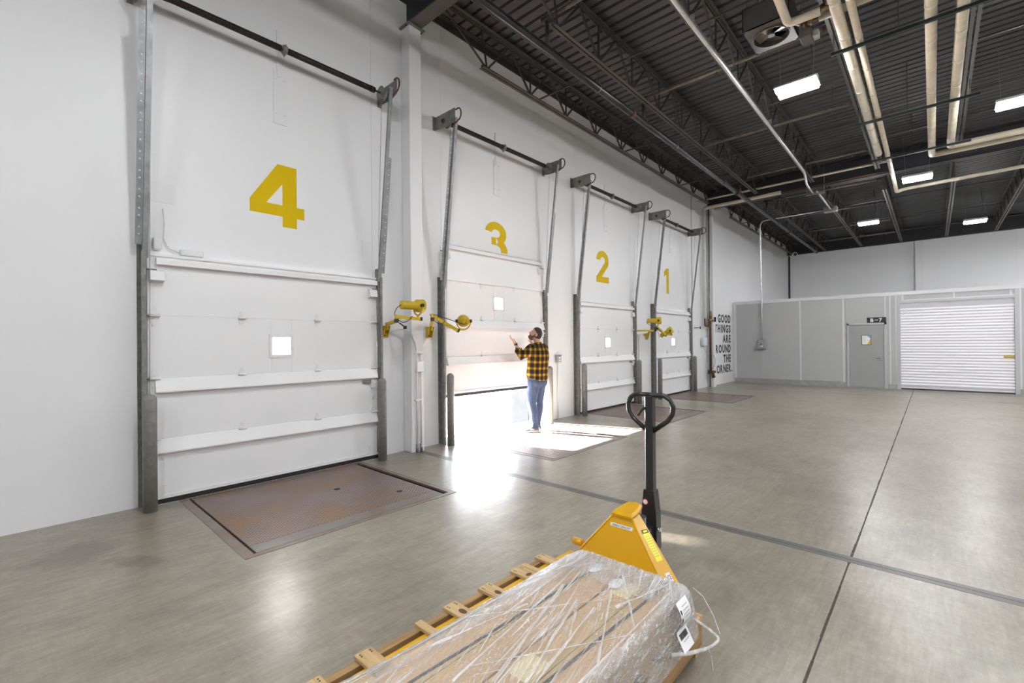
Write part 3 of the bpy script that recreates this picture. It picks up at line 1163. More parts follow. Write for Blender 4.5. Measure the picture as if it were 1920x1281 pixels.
# tracks ------------------------------------------------------------
SIDE = {-1: 'left', 1: 'right'}
for k in (4, 3, 2, 1):
    c = CEN[k]
    for s in (-1, 1):
        xi = c + s * 1.262
        t = thing('door_track', 'grey steel %s guide track of the dock door marked %s' % (SIDE[s], WORD[k]), 'track', (xi, 5.58, 0), 'door guide tracks')
        xo = xi + s * 0.032
        q = MB()
        q.box(xi - 0.004, xi + 0.004 + s * 0.0, 5.535, 5.60, 0.0, 2.46)
        q.box(min(xi, xo), max(xi, xo), 5.528, 5.536, 0.0, 2.46)
        q.box(min(xo, xo - s * .006), max(xo, xo - s * .006), 5.535, 5.57, 0, 2.46)
        q.build('lower_track', 'galv_dark', t)
        q = MB()
        q.box(min(xi, xi + s * 0.05), max(xi, xi + s * 0.05), 5.648, 5.6595, 0.0, 2.58)
        q.box(xi - 0.003, xi + 0.003, 5.58, 5.655, 0.0, 2.58)
        q.build('wall_angle', 'galv_dark', t)
        for zb in (0.45, 1.05, 1.65, 2.25):
            MB().cyl((xi + s * 0.035, 5.648, zb), (xi + s * 0.035, 5.638, zb), 0.009, 8).build('bolt', 'galv', t)
        # inclined upper track
        za, zb = 2.40, 4.93
        ya, yb = 5.565, 5.565 - (zb - za) * 0.128
        q = MB()
        q.bar((xi + s * 0.02, ya, za), (xi + s * 0.02, yb, zb), 0.006, 0.045, (0, 1, 0))
        q.bar((xi + s * 0.0, ya - 0.022, za), (xi + s * 0.0, yb - 0.022, zb), 0.045, 0.005, (0, 1, 0))
        q.bar((xi - s * 0.02, ya - 0.010, za), (xi - s * 0.02, yb - 0.010, zb), 0.005, 0.024, (0, 1, 0))
        q.build('upper_track', 'galv', t)
        # perforated backing angle
        f = lambda z: 5.565 - (z - 2.4) * 0.128
        q = MB()
        p0, p1 = (2.52, 4.05) if s > 0 else (2.52, 4.62)
        xr = xi + s * 0.028
        for (u0, u1) in ((0.0, 0.014), (0.030, 0.05)):
            q.bar((xr + s * (u0 + u1) / 2, f(p0), p0), (xr + s * (u0 + u1) / 2, f(p1), p1), u1 - u0, 0.004, (0, 1, 0))
        z = p0
        i = 0
        while z < p1:
            hgap = 0.05 if i % 2 else 0.09
            q.bar((xr + s * 0.022, f(z), z), (xr + s * 0.022, f(min(p1, z + hgap)), min(p1, z + hgap)), 0.02, 0.004, (0, 1, 0))
            z += hgap + 0.016
            i += 1
        q.build('perforated_angle', 'galv', t)
        MB().tube([(c + s * 1.232, 5.40, 4.93), (c + s * 1.232, 5.50, 3.2), (c + s * 1.232, 5.57, 1.0), (c + s * 1.232, 5.59, 0.75 if k == 3 else 0.08)], 0.003, 5).build('lift_cable', 'galv', t)

    # torsion spring assembly
    t = thing('torsion_spring', 'black torsion spring assembly above the yellow %s' % WORD[k], 'door spring', (c, 5.45, 4.9), 'torsion springs over the dock doors')
    ZS, YS = 4.93, 5.45
    MB().cyl((c - 1.36, YS, ZS), (c + 1.36, YS, ZS), 0.013, 10).build('shaft', 'rust', t)
    for s in (-1, 1):
        # coil as a real helix wrapped tightly
        pts = []
        x0, x1 = c + s * 0.04, c + s * 1.10
        nturn = 74
        for i in range(nturn * 8 + 1):
            a = 2 * PI * i / 8
            xx = x0 + (x1 - x0) * i / (nturn * 8)
            pts.append((xx, YS + 0.030 * math.cos(a), ZS + 0.030 * math.sin(a)))
        q = MB().tube(pts, 0.0076, 5)
        q.cyl((x0, YS, ZS), (x1, YS, ZS), 0.032, 12)
        q.build('spring', 'spring', t)
        MB().cyl((x1 - s * 0.01, YS, ZS), (x1 + s * 0.05, YS, ZS), 0.038, 12).build('spring_cone', 'spring', t)
        xp = c + s * 1.325
        yo = 5.19
        MB().prism([(5.655, 4.85), (5.655, 5.045), (yo, 5.045), (yo, 4.86), (yo + 0.10, 4.83), (5.5, 4.83)], 'x', xp - 0.004, xp + 0.004).build('end_plate', 'galv_dark', t)
        MB().box(min(xp, xp + s * 0.05), max(xp, xp + s * 0.05), 5.645, 5.658, 4.84, 5.05).build('plate_flange', 'galv_dark', t)
        xd = c + s * 1.27
        q = MB()
        q.tube([(xd - 0.035, YS, ZS), (xd - 0.030, YS, ZS), (xd - 0.029, YS, ZS), (xd + 0.022, YS, ZS), (xd + 0.023, YS, ZS), (xd + 0.035, YS, ZS)], [0.088, 0.09, 0.074, 0.062, 0.088, 0.085], 22)
        q.build('cable_drum', 'galv_dark', t)
        MB().cyl((xp - s * 0.03, YS, ZS), (xp + s * 0.03, YS, ZS), 0.03, 10).build('bearing', 'rust', t)
        bp_ = [(xp - s * 0.03, yo + 0.02, 5.03)] + [(xp - s * 0.03, yo - 0.03 - 0.07 * math.sin(math.radians(a)), 4.945 + 0.09 * math.cos(math.radians(a))) for a in range(0, 181, 15)] + [(xp - s * 0.03, yo + 0.12, 4.80)]
        q = MB()
        for a_, b_ in zip(bp_, bp_[1:]):
            q.bar(a_, b_, 0.035, 0.008, (1, 0, 0)) if False else q.tube([a_, b_], 0.011, 6)
        q.build('bumper', 'rust', t)
    MB().prism([(5.40, 4.88), (5.40, 4.97), (5.47, 4.99), (5.655, 5.06), (5.655, 5.04), (5.50, 4.9), (5.47, 4.86)], 'x', c - 0.006, c + 0.006).build('center_bracket', 'galv_dark', t)
    MB().cyl((c - 0.022, YS, ZS), (c + 0.022, YS, ZS), 0.048, 14).build('anchor_cone', 'galv_dark', t)
    # wall plate carrying the bracket
    t2 = thing('anchor_plate', 'white steel anchor plate on the wall above the yellow %s' % WORD[k], 'wall plate', (c, WY, 4.15), 'spring anchor plates')
    MB().box(c - 0.048, c + 0.105, 5.652, 5.66, 4.15, 4.765).build('plate', 'plate_white', t2)
    MB().box(c - 0.01, c + 0.026, 5.646, 5.66, 4.70, 5.25).build('strap', 'plate_white', t2)
    for dx in (-0.022, 0.08):
        for z in (4.27, 4.68):
            MB().cyl((c + dx, 5.652, z), (c + dx, 5.645, z), 0.011, 10).build('screw', 'plate_white', t2)
    # bollards
    for s in (-1, 1):
        xb = c - 1.255 if s < 0 else c + 1.215
        ybl = 5.43
        q = MB()
        q.tube([(xb, ybl, 0), (xb, ybl, 1.045), (xb, ybl, 1.065), (xb, ybl, 1.085), (xb, ybl, 1.10)], [0.056, 0.056, 0.052, 0.038, 0.010], 28)
        q.top('bollard', 'bollard', 'grey round-topped steel bollard at the %s side of dock door %s' % (SIDE[s], WORD[k]), 'bollard', 'door guard bollards', base=(xb, ybl, 0))

    # dock leveller
    t = thing('dock_leveler', {4: 'rusty brown tread plate leveler at the closed leftmost door', 3: 'sunlit tread plate leveler under the half-open door',
                               2: 'rust stained tread plate leveler behind the pallet jack handle', 1: 'brown tread plate leveler farthest along the dock wall'}[k], 'dock leveler', (c, 4.8, 0), 'dock levelers')
    MB().box(c - 1.0, c - 0.925, 3.68, 5.58, -0.02, 0.003).build('side_frame', 'lev_frame', t)
    MB().box(c + 0.94, c + 1.0, 3.68, 5.58, -0.02, 0.003).build('side_frame', 'lev_frame', t)
    MB().box(c - 0.925, c + 0.94, 3.68, 3.735, -0.02, 0.003).build('rear_frame', 'lev_frame', t)
    MB().box(c - 0.905, c + 0.87, 3.739, 3.90, -0.02, 0.003).build('hinge_plate', 'lev_header', t)
    q = MB()
    q.box(c - 0.905, c + 0.87, 3.904, 5.56, -0.02, 0.003)
    q.build('tread_plate', 'tread', t)
    for (hx, hy) in ((0.62, 4.15), (0.22, 4.72)):
        MB().cyl((c + hx, hy, 0.002), (c + hx, hy, 0.0045), 0.032, 16).build('lifting_hole', 'pit', t)
    MB().box(c - 1.0, c + 1.0, 5.585, 5.96, -0.3, 0.0005).build('lip', 'tread', t)

# dock seal pads outside the half-open door
for s in (-1, 1):
    c = CEN[3]
    q = MB().cbox(c + s * 1.24, c + s * 1.58, 5.97, 6.50, -0.6, 2.9, 0.04)
    q.top('dock_seal_pad', 'pad', 'grey fabric dock seal pad outside the half-open door, %s side' % SIDE[s], 'dock pad', 'dock seal pads')

# unseen canopy added outside to block sun at the three right-hand door windows
t = thing('added_shade_canopy', 'unseen flat canopy added outside to shade the three right door windows', 'canopy', (10.5, 8.0, 2.95), kind='structure')
MB().box(4.5, 15.5, 5.97, 9.9, 3.0, 3.12).build('shade_sheet', 'shade_sheet_grey', t)
for xx in (4.6, 8.2, 11.8, 15.4):
    MB().bar((xx, 5.98, 4.6), (xx, 9.7, 3.15), 0.05, 0.05).build('tie_rod', 'galv_dark', t)

# ------------------------------------------------------------------ painted numerals
NY0, NY1 = 5.6575, 5.661
ZB, ZTOP = 2.945, 3.675


def numeral(k, mb):
    mb.top('wall_numeral', 'yellow_num', 'large yellow numeral %s painted on the white wall' % WORD[k], 'number', 'yellow door numerals')


q = MB()
A = lambda pts: q.prism(pts, 'y', NY0, NY1)
A([(1.84, 3.068), (1.84, 3.215), (2.14, 3.675), (2.195, 3.675), (2.195, 3.45), (2.015, 3.2), (2.195, 3.2), (2.195, 3.068)])
A([(2.195, 3.675), (2.36, 3.675), (2.36, 2.947), (2.195, 2.947)])
A([(2.36, 3.205), (2.45, 3.205), (2.45, 3.068), (2.36, 3.068)])
numeral(4, q)
q = MB()
c = CEN[3] - 0.0
o_, i_ = arc(c, 3.478, 0.265, 0.203, 172, -68, 22), arc(c, 3.478, 0.105, 0.070, 172, -90, 22)
q.strip(o_, i_, 'y', NY0, NY1)
o_, i_ = arc(c, 3.172, 0.295, 0.236, 68, -172, 22), arc(c, 3.172, 0.13, 0.100, 90, -172, 22)
q.strip(o_, i_, 'y', NY0 - 0.0007, NY1)
q.prism([(c - 0.11, 3.272), (c - 0.0005, 3.272), (c - 0.0005, 3.405), (c - 0.11, 3.405)], 'y', NY0 - 0.0014, NY1)
numeral(3, q)
q = MB()
c = CEN[2] - 0.105
o_, i_ = arc(c, 3.445, 0.27, 0.23, 178, -28, 22), arc(c, 3.445, 0.105, 0.085, 178, -28, 22)
q.strip(o_, i_, 'y', NY0, NY1)
q.prism([i_[-1], o_[-1], (c - 0.04, 3.07), (c - 0.27, 3.07), (c - 0.27, 3.05)], 'y', NY0 - 0.0007, NY1)
q.prism([(c - 0.275, 2.935), (c + 0.275, 2.935), (c + 0.275, 3.075), (c - 0.275, 3.075)], 'y', NY0, NY1)
numeral(2, q)
q = MB()
c = CEN[1] - 0.28
q.prism([(c, 2.935), (c + 0.165, 2.935), (c + 0.165, 3.665), (c + 0.02, 3.665), (c, 3.655)], 'y', NY0, NY1)
q.prism([(c, 3.655), (c - 0.155, 3.555), (c - 0.155, 3.40), (c, 3.49)], 'y', NY0, NY1)
numeral(1, q)

# ------------------------------------------------------------------ wall lettering
lines = ['GOOD', 'THINGS', 'ARE', 'AROUND', 'THE', 'CORNER.']
t = thing('wall_lettering', 'black capitals reading good things are around the corner on white wall', 'lettering', (17.6, WY, 0.4))
for i, s in enumerate(lines):
    zb = 2.235 - i * 0.3655
    # letters one by one, right aligned at x = 18.45
    adv = 0.0
    right = 18.46 if i < 5 else 18.60
    for ch in reversed(s):
        me = text_mesh(ch, 0.385, 0.001, 0.016, 'LEFT', 1.0)
        xs_ = [v.co.x for v in me.vertices]
        wch = max(xs_) - min(xs_)
        for v in me.vertices:
            v.co.x -= min(xs_)
        adv += wch
        place_text(me, 'letter', 'ink', t, (right - adv, 5.657, zb), (1, 0, 0), (0, 0, 1))
        adv += 0.062 if i != 1 else 0.082

# ================================================================== PARTITION
XP = 18.75
wp = MB()
YP0, YP1 = -7.0, 5.60
wp.box(XP + 0.03, XP + 0.11, 2.04, YP1, 0, 2.95)
wp.box(XP + 0.03, XP + 0.11, 1.13, 2.04, 2.03, 2.95)
wp.box(XP + 0.03, XP + 0.11, 0.74, 1.13, 0, 2.95)
wp.box(XP + 0.03, XP + 0.11, -1.675, 0.74, 2.68, 2.95)
wp.box(XP + 0.03, XP + 0.11, YP0, -1.675, 0, 2.95)
wall_p = wp.build('wall_partition', 'part_trim', kind='structure')
tag(wall_p, 'grey modular partition wall with white trim at the far end', 'wall')


def ppanel(y0, y1, z0, z1, m='part_grey', name='wall_panel'):
    MB().box(XP, XP + 0.03, y0, y1, z0, z1).build(name, m, wall_p)


HT = 2.925
for y0, y1 in ((4.685, 5.53), (3.45, 4.595), (2.215, 3.405), (2.125, 2.17)):
    ppanel(y0, y1, 0.155, HT)
ppanel(1.125, 2.122, 2.09, HT)
ppanel(1.005, 1.075, 0.155, HT)
ppanel(0.862, 0.975, 0.155, HT)
ppanel(-0.45, 0.66, 2.775, HT)
ppanel(-1.58, -0.49, 2.775, HT)
for y0, y1 in ((-2.9, -1.80), (-4.1, -2.95), (-5.3, -4.15), (-7.0, -5.35)):
    ppanel(y0, y1, 0.155, HT)
for y0, y1 in ((5.53, 5.60), (3.405, 3.45), (2.17, 2.215), (0.975, 1.005), (0.832, 0.862), (0.66, 0.70), (-0.49, -0.45), (-1.62, -1.58), (-1.80, -1.765), (-2.95, -2.90)):
    MB().box(XP - 0.012, XP + 0.03, y0, y1, 0.155 if y0 > 0.8 or y0 < -1.7 else 2.775, HT).build('trim_strip', 'part_trim', wall_p)
MB().box(XP - 0.012, XP + 0.03, 4.595, 4.685, 0.10, HT).build('trim_strip', 'part_alu', wall_p)
MB().box(XP - 0.02, XP + 0.13, YP0, YP1, HT, 2.95 + 0.085).build('top_cap', 'part_trim', wall_p)
MB().box(XP - 0.022, XP + 0.03, -1.765, 0.70, 2.745, 2.775).build('trim_strip', 'part_trim', wall_p)
for y0, y1 in ((2.10, 5.60), (0.84, 1.06), (YP0, -1.77)):
    MB().box(XP - 0.014, XP + 0.03, y0, y1, 0.0, 0.15).build('baseboard', 'part_base', wall_p)
# roll-up frame
for y0, y1 in ((0.74, 0.832), (-1.765, -1.675)):
    MB().box(XP - 0.035, XP + 0.06, y0, y1, 0, 2.745 if y0 > 0 else HT).build('jamb', 'part_alu', wall_p)
MB().box(XP - 0.035, XP + 0.06, 0.70, 0.832, 2.745, HT).build('jamb', 'part_alu', wall_p)
MB().box(XP - 0.035, XP + 0.06, -1.675, 0.74, 2.68, 2.745).build('head_channel', 'part_alu', wall_p)

t = thing('door_6', 'white ribbed roll-up door in the grey partition', 'roll-up door', (XP + 0.03, -0.47, 0), kind='structure')
NS = 28
z0s, z1s = 0.13, 2.52
hs = (z1s - z0s) / NS
pr = []
for i in range(9):
    a = i / 8
    pr.append((-0.022 * math.sin(PI * a) ** 0.8, hs * 0.62 * a))
pr += [(0.004, hs * 0.66), (0.006, hs * 0.80), (0.004, hs * 0.97), (0.0, hs)]
poly = pr + [(0.012, hs), (0.012, 0)]
q = MB().prism(poly, 'y', -1.672, 0.737)
# prism with axis y takes (x,z)
for i in range(len(q.v)):
    q.v[i] = Vector((q.v[i].x, q.v[i].y + 0.47, q.v[i].z))
slat = shared(q, 'slat', 'slat')
for p in slat.polygons:
    p.use_smooth = False
for i in range(NS):
    inst(slat, 'slat', t, (XP + 0.03, -0.47, z0s + i * hs))
MB().box(XP + 0.022, XP + 0.034, -1.672, 0.737, 2.52, 2.665).build('plain_curtain', 'slat_plain', t)
MB().box(XP + 0.01, XP + 0.04, -1.672, 0.737, 0.035, 0.13).build('bottom_bar', 'slat_plain', t)
MB().box(XP + 0.0, XP + 0.045, -1.672, 0.737, 0.06, 0.08).build('bottom_rib', 'slat', t)
MB().box(XP + 0.02, XP + 0.04, -1.672, 0.737, 0.004, 0.035).build('bottom_seal', 'black', t)
MB().cbox(XP - 0.02, XP + 0.02, -1.67, -1.455, 1.01, 1.075, 0.008).build('latch', 'brass_latch', t)
MB().cyl((XP - 0.03, -1.64, 1.04), (XP - 0.03, -1.5, 1.04), 0.009, 8).build('latch_bolt', 'brass_latch', t)

# personnel door
MB().box(XP - 0.025, XP + 0.05, 2.04, 2.10, 0, 2.09).build('door_frame', 'part_alu', wall_p)
MB().box(XP - 0.025, XP + 0.05, 1.075, 1.135, 0, 2.09).build('door_frame', 'part_alu', wall_p)
MB().box(XP - 0.025, XP + 0.05, 1.075, 2.10, 2.03, 2.09).build('door_frame', 'part_alu', wall_p)
t = thing('door_5', 'grey steel personnel door under the black B sign', 'door', (XP, 1.59, 0), kind='structure')
MB().cbox(XP + 0.0, XP + 0.045, 1.14, 2.035, 0.01, 2.025, 0.003).build('leaf', 'part_door', t)
h = thing('x', 'x', 'x') if False else None
lv = MB().cyl((XP, 1.215, 0.97), (XP - 0.012, 1.215, 0.97), 0.034, 18)
lvo = lv.build('lever_rose', 'chrome', t)
MB().tube(route([(XP - 0.01, 1.215, 0.97), (XP - 0.055, 1.215, 0.97), (XP - 0.055, 1.345, 0.965)], 0.02), 0.011, 10).build('lever', 'chrome', lvo)
MB().cyl((XP, 1.21, 0.885), (XP - 0.006, 1.21, 0.885), 0.02, 14).build('keyhole_rose', 'chrome', t)
for z in (0.25, 1.02, 1.80):
    MB().cyl((XP - 0.02, 2.04, z), (XP - 0.02, 2.04, z + 0.1), 0.012, 8).build('hinge', 'part_alu', t)

t = thing('door_poster', 'small black-framed notice with blue and yellow corners on the grey door', 'poster', (XP, 1.59, 1.38))
fy0, fy1, fz0, fz1 = 1.465, 1.712, 1.385, 1.695
MB().box(XP - 0.010, XP - 0.001, fy0, fy1, fz0, fz1).build('frame', 'sign_black', t)
MB().box(XP - 0.012, XP - 0.008, fy0 + 0.012, fy1 - 0.012, fz0 + 0.012, fz1 - 0.012).build('sheet', 'paper', t)
MB().prism([(fy0 + 0.012, fz1 - 0.012), (fy0 + 0.012, fz1 - 0.10), (fy0 + 0.05, fz1 - 0.085), (fy0 + 0.11, fz1 - 0.012)], 'x', XP - 0.0135, XP - 0.011).build('blue_corner', 'poster_blue', t)
MB().prism([(fy0 + 0.012, fz0 + 0.012), (fy0 + 0.10, fz0 + 0.012), (fy0 + 0.012, fz1 - 0.11)], 'x', XP - 0.0135, XP - 0.011).build('yellow_corner', 'poster_yellow', t)
for i in range(6):
    z = fz1 - 0.06 - i * 0.032
    MB().box(XP - 0.013, XP - 0.0115, fy1 - 0.10 - 0.02 * (i % 2), fy1 - 0.03, z, z + 0.007).build('text_line', 'ink_grey', t)

t = thing('room_sign', 'black sign reading B dash seven above the grey personnel door', 'sign', (XP, 1.325, 2.09))
MB().box(XP - 0.035, XP - 0.001, 1.085, 1.565, 2.095, 2.262).build('sign_board', 'sign_black', t)
YD = (0, -1, 0)
place_text(text_mesh('B', 0.155, 0.001, 0.0045), 'letter', 'paper', t, (XP - 0.0365, 1.485, 2.122), YD, (0, 0, 1))
place_text(text_mesh('7', 0.155, 0.001, 0.0045), 'letter', 'paper', t, (XP - 0.0365, 1.265, 2.122), YD, (0, 0, 1))
MB().box(XP - 0.0375, XP - 0.035, 1.285, 1.375, 2.168, 2.184).build('dash', 'paper', t)

# disconnect box with conduit on the partition
t = thing('disconnect_switch', 'grey electrical disconnect box on the partition with conduit above', 'switch box', (18.6, 4.62, 1.23))
MB().cbox(XP - 0.16, XP - 0.012, 4.475, 4.77, 1.24, 1.58, 0.015).build('enclosure', 'grey_box', t)
MB().cbox(XP - 0.175, XP - 0.16, 4.50, 4.745, 1.27, 1.55, 0.01).build('cover', 'grey_box', t)
MB().box(XP - 0.182, XP - 0.174, 4.63, 4.665, 1.40, 1.44).build('knob', 'ink', t)
MB().box(XP - 0.182, XP - 0.174, 4.58, 4.62, 1.425, 1.44).build('knob', 'ink', t)
MB().box(XP - 0.18, XP - 0.174, 4.58, 4.65, 1.33, 1.365).build('plate_label', 'paper', t)
MB().tube(route([(18.52, 2.60, 5.91), (18.54, 4.62, 5.91), (18.60, 4.62, 3.4), (18.66, 4.62, 3.1), (18.66, 4.62, 1.57)], 0.22), 0.025, 12).top('conduit_run', 'conduit', 'silver conduit dropping from the roof to the grey switch box', 'conduit')

# ================================================================== ROOF SERVICES
# sprinkler main
t = thing('sprinkler_main', 'thick dark sprinkler main running under the roof beside the dock wall', 'pipe', (10, 4.05, 5.7))
MB().cyl((-8, 4.05, 5.75), (25.95, 4.05, 5.75), 0.062, 20).build('pipe', 'tube', t)
MB().cyl((25.95, 4.05, 5.75), (26.02, 4.05, 5.75), 0.070, 20).build('end_cap', 'tube', t)
for xx in (7.76, 13.93, 20.33):
    MB().cyl((xx - 0.05, 4.05, 5.75), (xx + 0.05, 4.05, 5.75), 0.073, 20).build('coupling', 'rust', t)
for xx in (6.6, 9.7, 12.8, 18.7, 21.7, 24.7):
    MB().cyl((xx, 4.05, 5.80), (xx, 4.05, 6.66), 0.006, 6).build('hanger_rod', 'steel_dark', t)
    MB().tube([(xx, 4.05 + 0.068 * math.cos(a), 5.75 + 0.068 * math.sin(a)) for a in [i * 2 * PI / 16 for i in range(16)]], 0.005, 5, closed=True).build('hanger_ring', 'galv', t)
SP = [5.24, 8.23, 11.2, 14.2, 17.1, 20.0, 23.1, 25.9]
for i, xx in enumerate(SP):
    t = thing('sprinkler_branch', 'thin sprinkler branch pipe across the roof, %s from the front' % bn_[i], 'pipe', (xx, 2.5, 6.2), 'sprinkler branch pipes')
    MB().tube([(xx, 4.05, 5.80), (xx, 4.05, 6.19)], 0.03, 10).build('riser', 'steel_dark', t)
    MB().cyl((xx, 4.13, 6.2), (xx, 1.14, 6.2), 0.030, 12).build('pipe', 'branch', t)
    MB().cyl((xx, 4.13, 6.2), (xx, 3.98, 6.2), 0.045, 10).build('elbow', 'steel_dark', t)
    MB().cyl((xx, 1.16, 6.2), (xx, 1.06, 6.2), 0.04, 10).build('cap', 'rust', t)
    for yy in (1.45, 2.7):
        MB().cyl((xx, yy, 6.17), (xx, yy, 6.11), 0.012, 8).build('sprinkler_head', 'brass', t)
        MB().cyl((xx, yy, 6.23), (xx, yy, 6.66), 0.005, 6).build('hanger_rod', 'steel_dark', t)

# silver conduit under the third joist
t = thing('conduit_run', 'bright silver conduit running under the third joist into the roof box', 'conduit', (10, 2.35, 5.6))
MB().tube(route([(-8, 2.36, 5.845), (13.75, 2.38, 5.845), (14.85, 2.53, 5.845), (16.0, 2.545, 5.845)], 0.25), 0.030, 14).build('pipe', 'conduit', t)
MB().tube([(15.75, 2.43, 5.845), (18.4, 2.45, 5.87)], 0.028, 12).build('pipe', 'conduit', t)
MB().bar((15.85, 2.25, 5.80), (15.85, 2.72, 5.80), 0.04, 0.03).build('support_channel', 'galv', t)
for yy in (2.27, 2.70):
    MB().cyl((15.85, yy, 5.80), (15.85, yy, 6.62), 0.006, 6).build('hanger_rod', 'galv', t)
for xx in (6.2, 8.0, 10.2, 12.2):
    MB().box(xx - 0.012, xx + 0.012, 2.31, 2.42, 5.84, 5.93).build('strap', 'galv', t)
MB().cbox(18.38, 18.66, 2.29, 2.66, 5.82, 5.98, 0.01).top('pull_box', 'grey_box', 'grey steel pull box hanging under the rear roof joists', 'electrical box')


def pipe_thing(name, label, cat, parts, group=None):
    p0 = parts[0][1][0]
    t = thing(name, label, cat, p0, group)
    for (pn, pts, r, m) in parts:
        MB().tube(pts, r, 16).build(pn, m, t)
    return t


def bands(t, pts, r, step, m='cream'):
    a, b = Vector(pts[0]), Vector(pts[1])
    L_ = (b - a).length
    d = (b - a) / L_
    s = step * 0.4
    while s < L_:
        MB().cyl(a + d * (s - 0.03), a + d * (s + 0.03), r + 0.003, 16).build('band', m, t)
        s += step


ZC = 5.73
t = pipe_thing('insulated_pipe', 'thick cream insulated pipe under the fourth joist, left of the pair', 'pipe', [('pipe', [(3.0, 0.862, ZC), (13.22, 0.862, ZC)], 0.065, 'cream')])
bands(t, [(6.5, 0.862, ZC), (13.2, 0.862, ZC)], 0.065, 0.92)
MB().cyl((13.22, 0.862, ZC), (13.9, 0.862, ZC + 0.02), 0.03, 12).build('bare_end', 'rust', t)
t = pipe_thing('insulated_pipe', 'thinner cream insulated pipe under the fourth joist, bending over the girder', 'pipe', [('pipe', route([(3.0, 0.715, ZC), (15.9, 0.715, ZC), (16.9, 0.715, ZC - 0.03), (16.9, 0.6, ZC + 0.02), (16.85, -6.0, 5.86)], 0.12), 0.045, 'cream')])
bands(t, [(6.5, 0.715, ZC), (15.5, 0.715, ZC)], 0.045, 1.0)
t = pipe_thing('insulated_pipe', 'cream insulated pipe turning right at an elbow, left one', 'pipe', [('pipe', route([(3.0, -0.02, ZC), (14.15, -0.02, ZC), (14.15, -6.0, ZC)], 0.07), 0.062, 'cream')])
bands(t, [(6.5, -0.02, ZC), (14.0, -0.02, ZC)], 0.062, 0.9)
t = pipe_thing('insulated_pipe', 'cream insulated pipe turning right at an elbow, right one', 'pipe', [('pipe', route([(3.0, -0.32, ZC), (13.78, -0.32, ZC), (13.78, -6.0, ZC)], 0.07), 0.064, 'cream')])
bands(t, [(6.5, -0.32, ZC), (13.6, -0.32, ZC)], 0.064, 0.9)
for i, xx in enumerate((7.98, 10.93, 13.37)):
    t = thing('support_strut', 'dark green strut channel carrying the cream pipes, %s from the front' % bn_[i], 'strut', (xx, 0.2, 5.62), 'pipe support struts')
    MB().box(xx - 0.022, xx + 0.022, -0.62, 1.04, 5.615, 5.655).build('channel', 'strut', t)
    for yy in (1.01, 0.3, -0.5):
        MB().cyl((xx, yy, 5.62), (xx, yy, 6.55), 0.006, 6).build('hanger_rod', 'steel_dark', t)
    for yy, r_ in ((0.862, 0.068), (0.715, 0.048), (-0.02, 0.065), (-0.32, 0.067)):
        if xx > 13 and yy > 0.8:
            continue
        MB().tube([(xx, yy - r_, 5.65)] + [(xx, yy + r_ * math.cos(a), ZC + r_ * math.sin(a)) for a in [PI - i_ * PI / 10 for i_ in range(11)]] + [(xx, yy + r_, 5.65)], 0.005, 5).build('pipe_clamp', 'galv', t)
# small cream pipes across on the girder
ZD = 6.31
MB().tube(route([(15.78, 5.60, 1.0), (15.78, 5.60, ZD), (15.78, 0.95, ZD)], 0.06), 0.028, 12).top('crossing_pipe', 'cream', 'thin cream pipe running across the dark girder face', 'pipe') if False else None
t = thing('crossing_pipe', 'thin cream pipe running across the dark girder face', 'pipe', (15.12, 3.2, 6.09))
MB().cyl((15.12, 5.655, 6.09), (15.12, 0.80, 6.09), 0.030, 12).build('pipe', 'cream', t)
t = thing('drop_pipe', 'cream insulated pipe along the girder turning down beside the far column', 'pipe', (15.7, 5.5, 2.2))
MB().tube(route([(15.55, 3.30, 5.96), (15.55, 5.555, 5.94), (15.55, 5.555, 5.80)], 0.10), 0.055, 14).build('insulation', 'cream', t)
MB().cyl((15.55, 5.555, 5.82), (15.55, 5.555, 2.30), 0.056, 14).build('white_insulation', 'hw_white', t)
MB().cyl((15.55, 3.35, 5.96), (15.55, 0.8, 5.96), 0.024, 10).build('bare_pipe', 'rust', t)
MB().tube(route([(15.55, 5.555, 2.34), (15.55, 5.555, 2.06), (15.74, 5.49, 2.04), (15.74, 5.49, 2.30)], 0.03), 0.030, 10).build('trap', 'rust', t)
t = thing('riser_pipe', 'dark grey riser pipe standing beside the far column', 'pipe', (16.0, 5.50, 0))
MB().cyl((15.985, 5.56, 0), (15.985, 5.56, 6.0), 0.025, 12).build('pipe', 'galv_dark', t)
t = thing('drain_riser', 'rusty brown drain pipe with valves in front of the far column', 'pipe', (16.0, 5.40, 0.4))
MB().cyl((15.820, 5.475, 0.55), (15.820, 5.475, 2.45), 0.034, 12).build('pipe', 'rust', t)
MB().cyl((15.700, 5.485, 2.25), (16.050, 5.445, 2.25), 0.045, 12).build('valve_body', 'brass', t)
MB().cyl((15.820, 5.475, 2.30), (15.820, 5.475, 2.52), 0.050, 12).build('valve_body', 'brass', t)
MB().cyl((15.730, 5.475, 2.55), (15.910, 5.475, 2.55), 0.016, 8).build('handle', 'galv_dark', t)
MB().cyl((16.050, 5.405, 2.20), (16.050, 5.405, 2.36), 0.035, 10).build('handle', 'ink', t)
MB().cyl((15.780, 5.485, 0.52), (16.040, 5.425, 0.52), 0.045, 10).build('valve_body', 'rust', t)
MB().cyl((15.900, 5.445, 0.52), (15.940, 5.425, 0.33), 0.04, 10, 0.055).build('outlet', 'rust', t)
MB().cyl((15.700, 5.505, 0.46), (15.700, 5.505, 0.60), 0.02, 8).build('handle', 'ink', t)
MB().tube([(15.850, 5.445, 0.62), (16.000, 5.405, 0.75), (16.020, 5.405, 0.95), (15.900, 5.435, 1.1)], 0.006, 5).build('gauge_tube', 'rust', t)
t = thing('control_box', 'pale grey control box on the wall left of the far column', 'electrical box', (15.5, 5.6, 1.4))
MB().cbox(15.40, 15.74, 5.54, 5.655, 1.40, 1.66, 0.02).build('enclosure', 'blue_box', t)
